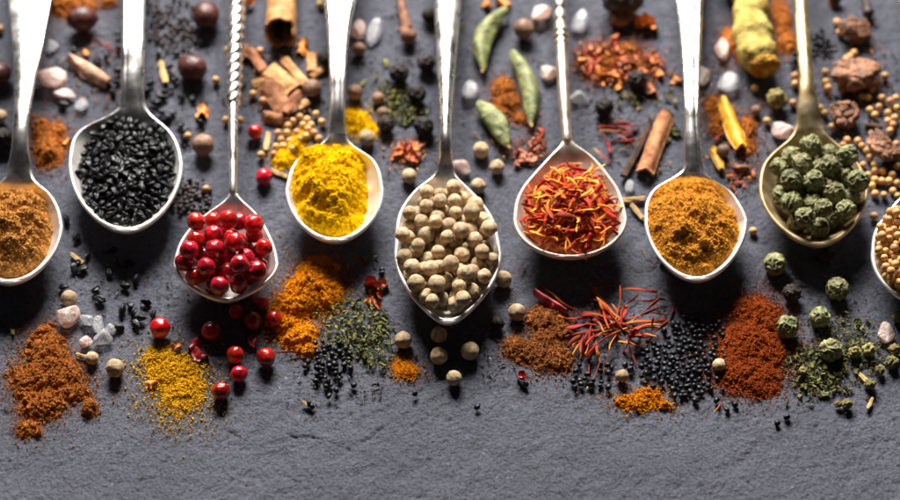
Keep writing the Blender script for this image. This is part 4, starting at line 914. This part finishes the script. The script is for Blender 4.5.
def crumbs(name, label, n, ells, size, mtl, cat, elong=1.8, z=.5):
    q = []
    area(lambda a, b: q.append((a, b)), n, ells)
    q = np.array(q); x, y = P(q[:, 0], q[:, 1]); c = PV(ells[0][0], ells[0][1]); sz = rng.uniform(size[0], size[1], n) * MM
    T(link(name, grains_mesh(np.stack([x, y, sz * .5 + rng.random(n) * z * MM], -1) - np.array(c), sz, mtl, elong), loc=c), label, cat, kind='stuff')
crumbs('herb_crumbs', 'fine green herb crumbs among the flakes left of the middle spoon', 700, [(358, 324, 34, 26), (352, 345, 34, 20), (378, 345, 24, 26), (340, 310, 26, 14)], (.18, .5), 'herb', 'herb crumbs', 2.2)
crumbs('herb_crumbs', 'fine green herb crumbs among the flakes below the brass spoon', 900, [(838, 360, 40, 24), (815, 368, 34, 24), (850, 338, 34, 22), (870, 352, 26, 16), (820, 388, 36, 10)], (.18, .55), 'herb', 'herb crumbs', 2.2)
crumbs('herb_crumbs', 'fine green herb crumbs under the black peppercorns', 380, [(402, 106, 22, 18), (392, 92, 16, 14)], (.2, .5), 'herb', 'herb crumbs', 2.2)
crumbs('chilli_crumbs', 'fine red chilli crumbs around the upper flake pile', 1000, [(612, 62, 42, 26), (640, 70, 30, 18)], (.15, .5), 'chilli', 'chilli crumbs')
crumbs('chilli_crumbs', 'fine red crumbs around the flakes by the middle handle', 160, [(408, 152, 18, 14)], (.15, .45), 'chilli', 'chilli crumbs')
crumbs('spice_crumbs', 'fine pink crumbs left of the saffron spoon', 456, [(528, 150, 22, 16), (520, 120, 14, 10)], (.12, .4), 'pink_flake', 'spice crumbs')
crumbs('spice_crumbs', 'fine red crumbs between curry and brass spoons', 494, [(745, 176, 26, 16), (735, 130, 24, 24), (725, 70, 18, 10)], (.12, .35), 'chilli', 'spice crumbs')
crumbs('spice_dust', 'scattered pale spice dust across the front of the slate', 1000, [(380, 395, 90, 16), (130, 410, 110, 30), (600, 405, 90, 14), (780, 410, 100, 22), (450, 300, 400, 90)], (.06, .2), 'straw', 'spice dust')

crumbs('spice_crumbs', 'dark mixed crumbs scattered behind the spoons across the top', 1178, [(110, 70, 60, 50), (190, 90, 36, 60), (290, 80, 50, 50), (400, 70, 40, 60), (500, 80, 44, 70), (620, 90, 50, 60), (740, 100, 44, 80), (850, 80, 50, 60)], (.14, .6), 'tiny_brown', 'spice crumbs')
crumbs('spice_crumbs', 'warm orange crumbs scattered behind the spoons across the top', 798, [(90, 80, 50, 60), (280, 100, 40, 40), (400, 150, 40, 30), (510, 130, 40, 40), (620, 70, 60, 60), (735, 120, 40, 80), (850, 100, 50, 70)], (.14, .55), 'orange_flake', 'spice crumbs')
crumbs('spice_crumbs', 'dark crumbs scattered in front of the spoons', 874, [(120, 300, 70, 40), (340, 380, 60, 30), (470, 350, 60, 40), (590, 340, 60, 50), (700, 330, 60, 60), (820, 330, 60, 60)], (.12, .55), 'tiny_brown', 'spice crumbs')
crumbs('bark_crumbs', 'small bark crumbs around the chips below the cinnamon stick', 160, [(282, 92, 40, 36), (88, 74, 30, 18), (655, 145, 26, 30)], (.2, .6), 'bark', 'bark crumbs', 2.4)

# loose saffron
def thread(px, py, ang, s, label, group, z=1.0, i=None, tilt=0.0):
    drop('saffron', 'saffron_thread', PV(px, py, z * MM), s, label, 'saffron thread', group, rot=(random.uniform(-.4, .4), tilt, ang), i=i)
for k in range(54):
    a = random.uniform(0, 6.28); q = random.uniform(.15, 1.0)
    thread(616 + 44 * q * math.cos(a), 328 + 32 * q * math.sin(a), -a + random.uniform(-.7, .7) + (math.pi if random.random() < .7 else 0), random.uniform(.8, 1.3), 'dark red saffron thread in the loose pile below the saffron spoon', 'saffron threads in the loose pile', z=random.uniform(.6, 3.2) * (1.2 - q * .7), tilt=random.uniform(-.35, .35))
for px, py, an, s in ((590, 362, 1.8, .9), (594, 376, .8, .7), (560, 300, -.5, 1.1), (600, 280, -.4, .7), (640, 290, -.3, .9), (652, 300, .3, .9), (665, 312, .5, .9), (548, 296, -.6, 1.1), (575, 318, -.4, 1.0)):
    thread(px, py, an, s, 'stray dark red saffron thread at the rim of the loose pile', 'saffron threads around the loose pile')
for k in range(16):
    a = random.uniform(0, 6.28); q = random.random()
    thread(617 + 20 * q * math.cos(a), 134 + 16 * q * math.sin(a), random.uniform(-1.2, .4), random.uniform(.6, 1.0), 'bright red saffron thread left of the bark pieces', 'saffron threads by the bark', z=random.uniform(.6, 2.5))
for px, py, an, s, lab in ((90, 38, -.5, .7, 'red saffron thread below the glossy brown seed'), (101, 46, .6, .7, 'red saffron thread left of the second handle'), (110, 48, -.8, .6, 'red saffron thread against the second handle'), (520, 268, 1.3, .6, 'red saffron thread left below the saffron spoon'), (359, 259, -.9, .5, 'thin red saffron thread above the turmeric spill'), (647, 258, -.6, .6, 'red saffron thread between saffron and curry bowls'), (717, 408, 1.3, .5, 'red saffron thread at the front of the black seeds'), (285, 352, .2, .8, 'red saffron thread at the foot of the turmeric spill'), (540, 137, 1.0, .8, 'red saffron thread above the saffron spoon'), (602, 155, -.4, .8, 'red saffron thread at the right shoulder of the saffron spoon')):
    thread(px, py, an, s, lab, 'single saffron threads')

# cardamom pods
def cardamom(a, b, wpx, bend, label, seed):
    pa, pb = PV(a[0], a[1], wpx * S * .45), PV(b[0], b[1], wpx * S * .45); L = (pb - pa).length; d = (pb - pa).normalized(); sd = Vector((-d.y, d.x, 0))
    n, nth = 44, 42; t = np.linspace(0, 1, n); th = np.linspace(0, 2 * math.pi, nth, endpoint=False)
    r = wpx * S * 0.5 * np.clip(np.sin(np.pi * (t * .96 + .02)), 0, 1) ** 0.62 * (1 - .12 * t) + .00018
    c = np.array(pa)[None] + t[:, None] * (np.array(pb) - np.array(pa))[None] + (np.sin(np.pi * t) * bend * L)[:, None] * np.array(sd)[None]
    k = 1 + .09 * np.cos(3 * th + seed)[None] + .022 * np.cos(21 * th)[None] * np.sin(np.pi * t)[:, None] + .10 * vnoise(t[:, None] * 9 + seed, th[None] * 1.2, seed)
    v = c[:, None] + (r[:, None] * k)[..., None] * (np.cos(th)[None, :, None] * np.array(sd) + np.sin(th)[None, :, None] * np.array([0, 0, .92]))
    v = v.reshape(-1, 3); base = (pa + pb) / 2; base.z = 0
    F = grid_faces(n, nth, True)[:, ::-1]
    root = link('cardamom_pod', fast_mesh('cardamom_pod', v - np.array(base), F, M['cardamom']), loc=base)
    T(root, label, 'cardamom pod', 'green cardamom pods')
    m = 8; tt = np.linspace(0, 1, m); q = np.array(pb)[None] + (tt[:, None] - .25) * .0016 * np.array(d)[None]
    tube('stalk', q, np.linspace(.0007, .0004, m), 'straw', root, nth=10)
cardamom((506, 8), (483, 70), 21, -.14, 'curved green cardamom pod nearest the top edge', 1)
cardamom((512, 50), (531, 124), 20, .08, 'long green cardamom pod left of the thin handle', 2)
cardamom((478, 102), (508, 146), 21, .06, 'green cardamom pod nearest the saffron spoon', 3)

# cinnamon stick
def cinnamon():
    A, B = PV(284, -50, .0052), PV(279.5, 41, .0052)
    root = empty('cinnamon_stick', tuple((A + B) / 2 - Vector((0, 0, .0052))), 'rolled cinnamon stick with dark hollow end at the top edge', 'cinnamon stick')
    n, m = 60, 90; t = np.linspace(0, 1, n); ph = np.linspace(0, 1, m)
    def sheet(nm, r0, r1, turns, a0, th, mtl, short):
        ang = a0 + ph * turns * 2 * math.pi; r = r0 + (r1 - r0) * ph
        ring_o = np.stack([np.cos(ang) * r, np.sin(ang) * r], -1); ring_i = np.stack([np.cos(ang) * (r - th), np.sin(ang) * (r - th)], -1)
        prof = np.vstack([ring_o, ring_i[::-1]]); k = len(prof)
        d = np.array(B - A); L = np.linalg.norm(d); d /= L; sx = np.array([d[1], -d[0], 0]); up = np.cross(sx, d)
        vs = []
        aa = np.concatenate([ang, ang[::-1]])
        for i, tt in enumerate(t):
            e = -(tt ** 8) * .0042 * np.clip(np.sin(aa) + .2, 0, 1) + (tt ** 14) * (-.0016 * (1 + vnoise(aa * 2.0, aa * 0 + r0 * 1000, 5))) + (-short) * tt
            w = 1 + .05 * vnoise(aa * 1.5, aa * 0 + tt * 5, 7) + .02 * vnoise(aa * 6, aa * 0 + tt * 3, 8)
            vs.append(np.array(A)[None] + d[None] * (tt * L + e)[:, None] + (prof[:, 0] * w)[:, None] * sx[None] + (prof[:, 1] * w)[:, None] * up[None])
        v = np.concatenate(vs) - np.array(root.location)
        F = grid_faces(n, k, True)
        j = np.arange(m - 1); caps = []
        for base in (0, (n - 1) * k): caps.append(np.stack([base + j, base + j + 1, base + k - 2 - j, base + k - 1 - j], -1))
        link(nm, fast_mesh(nm, v, [F, caps[0], caps[1][:, ::-1]], M[mtl]), root)
    sheet('bark_roll', .0049, .0044, 1.05, 1.2, .0009, 'stick', 0)
    sheet('inner_curl', .0036, .0018, 1.3, 2.0, .0006, 'dark_wood', .0012)
cinnamon()
def chip(a, b, wpx, label, mtl='bark', th=.9, bend=.35, curl=.05, z=1.0, seed=1, tiltx=0.0, tilty=0.0, taper=0.0, jag=.3):
    pa, pb = PV(a[0], a[1], z * MM), PV(b[0], b[1], z * MM); L = (pb - pa).length; c = (pa + pb) / 2
    me = flake_mesh('bark_chip', seed, mtl, L, wpx * S * 1.1, th * MM, bend=bend, curl=curl, jag=jag * .55, nu=28, nv=14, taper=taper, rough=.06)
    o = link('bark_chip', me, loc=c, rot=(tiltx, tilty, math.atan2(pb.y - pa.y, pb.x - pa.x)))
    return T(o, label, 'bark chip', 'loose bark chips')
chip((69, 57), (110, 82), 17, 'pale curled bark chip left of the second handle', mtl='pale_bark', th=1.0, bend=.9, z=2.0, seed=3, taper=.4)
chip((265, 70), (292, 92), 22, 'square tan bark chip below the cinnamon stick', mtl='stick', th=1.0, seed=5, z=1.6, tiltx=.25)
chip((264, 84), (287, 108), 20, 'reddish square bark chip below the tan one', seed=6, z=2.2, tilty=.15, tiltx=.2)
chip((285, 113), (301, 91), 12, 'pale pointed bark chip leaning on the reddish one', seed=7, z=3.0, taper=.5, tiltx=.3)
chip((262, 114), (290, 119), 12, 'dark brown bark chip lying nearest the turmeric spoon', seed=8, z=1.2, bend=.8)
chip((284, 59), (306, 84), 9, 'long tan bark sliver between stick and allspice berry', mtl='stick', seed=9, z=1.4, th=1.4)
chip((249, 49), (264, 71), 9, 'brown bark sliver right of the rope handle', seed=10, z=1.3, th=1.3)
chip((312, 53), (311, 72), 9, 'small tan bark sliver by the turmeric handle', mtl='stick', seed=11, z=1.2, th=1.2)
chip((311, 77), (324, 67), 6, 'thin tan bark splinter against the turmeric handle', mtl='stick', seed=12, z=1.0)
chip((252, 84), (270, 80), 9, 'small brown bark chip left of the square tan one', seed=13, z=1.0)
chip((244, 44), (246, 58), 8, 'short reddish bark bit touching the rope handle', seed=14, z=1.0)
chip((297, 106), (308, 101), 8, 'small tan chip beside the pale pointed one', mtl='stick', seed=15, z=1.6)
chip((667, 112), (645, 172), 17, 'broad curled brown bark piece right of the loose saffron', seed=16, z=2.4, bend=.9, th=1.2, jag=.15)
chip((650, 124), (623, 177), 6, 'thin dark bark splinter beside the broad piece', mtl='dark_wood', seed=17, z=1.4, th=1.4, jag=.15)
chip((534, 290), (568, 312), 9, 'dark red dried pod sliver above the rust brown powder', mtl='red_petal', seed=18, z=2.0, th=.6, bend=1.2, taper=.5)
chip((733, 168), (750, 168), 9, 'small brown seed husk between curry and brass spoons', seed=19, z=1.0, bend=1.0, taper=.5)
chip((865, 126), (882, 127), 9, 'dark flat husk beside the small red brown chunk', mtl='dark_wood', seed=20, z=1.0, bend=.8, taper=.4)
chip((722, 97), (742, 149), 16, 'golden yellow dried rind piece on red powder', mtl='rind', seed=21, z=2.0, th=1.2, bend=.9, curl=.15, taper=.35)
chip((712, 147), (722, 170), 8, 'small yellow dried rind sliver left of a brown berry', mtl='rind', seed=22, z=1.2, th=.9, bend=.6, curl=.2, taper=.3)

# turmeric root
def root_piece():
    A, B = PV(738, -34, .0062), PV(764, 66, .0058); n, nth = 80, 60; t = np.linspace(0, 1, n); th = np.linspace(0, 2 * math.pi, nth, endpoint=False)
    pts = np.array(A)[None] + t[:, None] * np.array(B - A)[None]; pts[:, 0] += .0012 * np.sin(t * 6)
    base = (A + B) / 2; base.z = 0
    root = empty('turmeric_root', tuple(base), 'thick dried yellow turmeric root with broken end at the top', 'root')
    r = (.0062 - .0012 * t + .0005 * np.sin(t * 9 + 1) + .00035 * np.sign(np.sin(t * 30)) * np.abs(np.sin(t * 30)) ** .5)
    r = r * (1 - .22 * np.clip((t - .93) / .07, 0, 1) ** 2)
    def rf(thh, i):
        tt = i / (n - 1)
        return 1 + .06 * vnoise(thh * 1.2 + 0 * tt, tt * 7 + 0 * thh, 3) + .04 * vnoise(thh * 3.5 + 0 * tt, tt * 26 + 0 * thh, 4) + .02 * vnoise(thh * 9 + 0 * tt, tt * 80 + 0 * thh, 6)
    tube('skin', pts, r, 'turmeric_root', root, nth=nth, rfun=rf)
    v, f = ico(4); d = np.array(B - A); d /= np.linalg.norm(d)
    q = v * (1 + .16 * n3(v, 3, 2.0) + .1 * n3(v, 8, 4.0))[:, None] * np.array([.0046, .0022, .0044])
    sx = np.array([d[1], -d[0], 0]); up = np.cross(sx, d)
    q = q[:, :1] * sx + q[:, 1:2] * d + q[:, 2:] * up + np.array(B) - np.array(base)
    link('broken_end', fast_mesh('broken_end', q, f, M['turmeric_end']), root)
root_piece()

for px, py, w, h, i, rz, lab in ((856, 29, 44, 30, 0, -.5, 'long red brown resin chunk nearest the top right'), (851, 75, 52, 36, 1, -.3, 'large red brown resin chunk in the middle at right'), (845, 112, 28, 28, 2, .4, 'small red brown resin chunk above the brass bowl'), (885, 150, 30, 34, 3, 1.0, 'red brown chunk among the mustard seeds at the right edge')):
    o = put('chunk', 'resin_chunk', px, py, 1.0, lab, 'spice chunk', 'red brown resin chunks', rot=(.2, .1, rz), i=i, sc3=(w * 1.12, h * 1.25, h * .8))

# dark dried pod at the top
def dark_pod():
    base = PV(622, 14, 0); root = empty('dried_pod', tuple(base), 'large black wrinkled dried pod with brown broken underside at the top', 'dried pod')
    v, f = ico(5); w = v + .2 * np.stack([n3(v, 1.6, 3 + q * 13.0) for q in range(3)], -1)
    r = .9 + .12 * np.clip(1 - np.abs(n3(w, 2.2, 5.0)) * 3, 0, 1) + .14 * n3(v, 1.4, 8.0)
    link('skin', fast_mesh('skin', v * r[:, None] * np.array([.0066, .0050, .0048]) + np.array([0, .0012, .0056]), f, M['dark_pod']), root)
    v, f = planes_rock(77, 14, .6, .95, .08)
    link('pulp', fast_mesh('pulp', v * np.array([.0036, .0034, .0030]) + np.array([-.0006, -.0024, .0026]), f, M['clove']), root)
dark_pod()
# clove
def clove(head, tail, dpx, label, mtl='clove', name='clove'):
    hz = dpx * S * .5
    Hh, Tt = PV(head[0], head[1], hz), PV(tail[0], tail[1], hz * .7); base = Vector((Hh.x, Hh.y, 0))
    root = empty(name, tuple(base), label, 'clove', 'cloves')
    n = 24; t = np.linspace(0, 1, n); pts = np.array(Tt)[None] + t[:, None] * np.array(Hh - Tt)[None]
    def rf(th, i): return 1 + .1 * np.cos(4 * th + 0 * i) + .1 * vnoise(th * 2 + 0 * i, i * .5 + 0 * th, 5)
    tube('stem', pts, dpx * S * np.interp(t, [0, .3, .85, 1], [.12, .18, .27, .3]), mtl, root, nth=20, rfun=rf)
    d = (Hh - Tt).normalized(); sd = Vector((d.y, -d.x, 0))
    v, f = ico(3); r = 1 + .06 * n3(v, 2, 1.0)
    bud = link('bud', fast_mesh('bud', v * r[:, None] * dpx * S * .46 + np.array(Hh - base) + np.array(d) * dpx * S * .12, f, M[mtl]), root)
    for k in range(4):
        a = k * math.pi / 2 + .4; dirv = sd * math.cos(a) + Vector((0, 0, 1)) * math.sin(a)
        q = np.array([np.array(Hh - d * dpx * S * .28 + dirv * dpx * S * (.2 + .42 * s) + d * dpx * S * .12 * s) for s in np.linspace(0, 1, 6)])
        tube('sepal', q, np.linspace(.16, .05, 6) * dpx * S, mtl, root, nth=10).parent = bud
clove((408, 34), (398, -14), 19, 'brown clove lying head down at the top left of the middle handle')
M['dark_clove'] = mat('dark_clove', (0.02, .012, .012), (.07, .04, .036), nscale=400, rough=.6, rand=0)
clove((868, 11), (860, -18), 14, 'dark clove cut by the top edge above the red brown chunks', 'dark_clove')

# ------------------------------------------------------------------ camera, light, world
cam = bpy.data.cameras.new('camera'); co = bpy.data.objects.new('camera', cam); COL.objects.link(co)
co.location = (0, CY, CZ); co.rotation_euler = (math.pi / 2 - ELEV, 0, 0)
cam.sensor_width = 36.0; cam.sensor_fit = 'HORIZONTAL'; cam.lens = 36.0 * FPX / 900.0
cam.clip_start = 0.01; cam.clip_end = 20
cam.dof.use_dof = True; cam.dof.focus_distance = DIST - 0.026; cam.dof.aperture_fstop = 7.5
SC.camera = co

def lamp(name, loc, target, sx, sy, power, col):
    l = bpy.data.lights.new(name, 'AREA'); l.shape = 'RECTANGLE'; l.size = sx; l.size_y = sy; l.energy = power; l.color = col
    o = bpy.data.objects.new(name, l); COL.objects.link(o); o.location = loc
    o.rotation_euler = (Vector(target) - Vector(loc)).to_track_quat('-Z', 'Y').to_euler()
    return o
el, az = R(40), R(-6); d = 0.80
lamp('window_light', (d * math.cos(el) * math.sin(az), d * math.cos(el) * math.cos(az), d * math.sin(el)), (0, 0.0, 0), 0.40, 0.27, 25.0, (1.0, 0.96, 0.91))

w = bpy.data.worlds.new('World'); SC.world = w; w.use_nodes = True
bg = w.node_tree.nodes['Background']; bg.inputs[0].default_value = (0.80, 0.88, 1.0, 1); bg.inputs[1].default_value = 0.022
SC.view_settings.view_transform = 'Standard'; SC.view_settings.look = 'None'; SC.view_settings.exposure = 0; SC.view_settings.gamma = 1
SC.cycles.use_denoising = True; SC.cycles.max_bounces = 8; SC.cycles.caustics_reflective = True
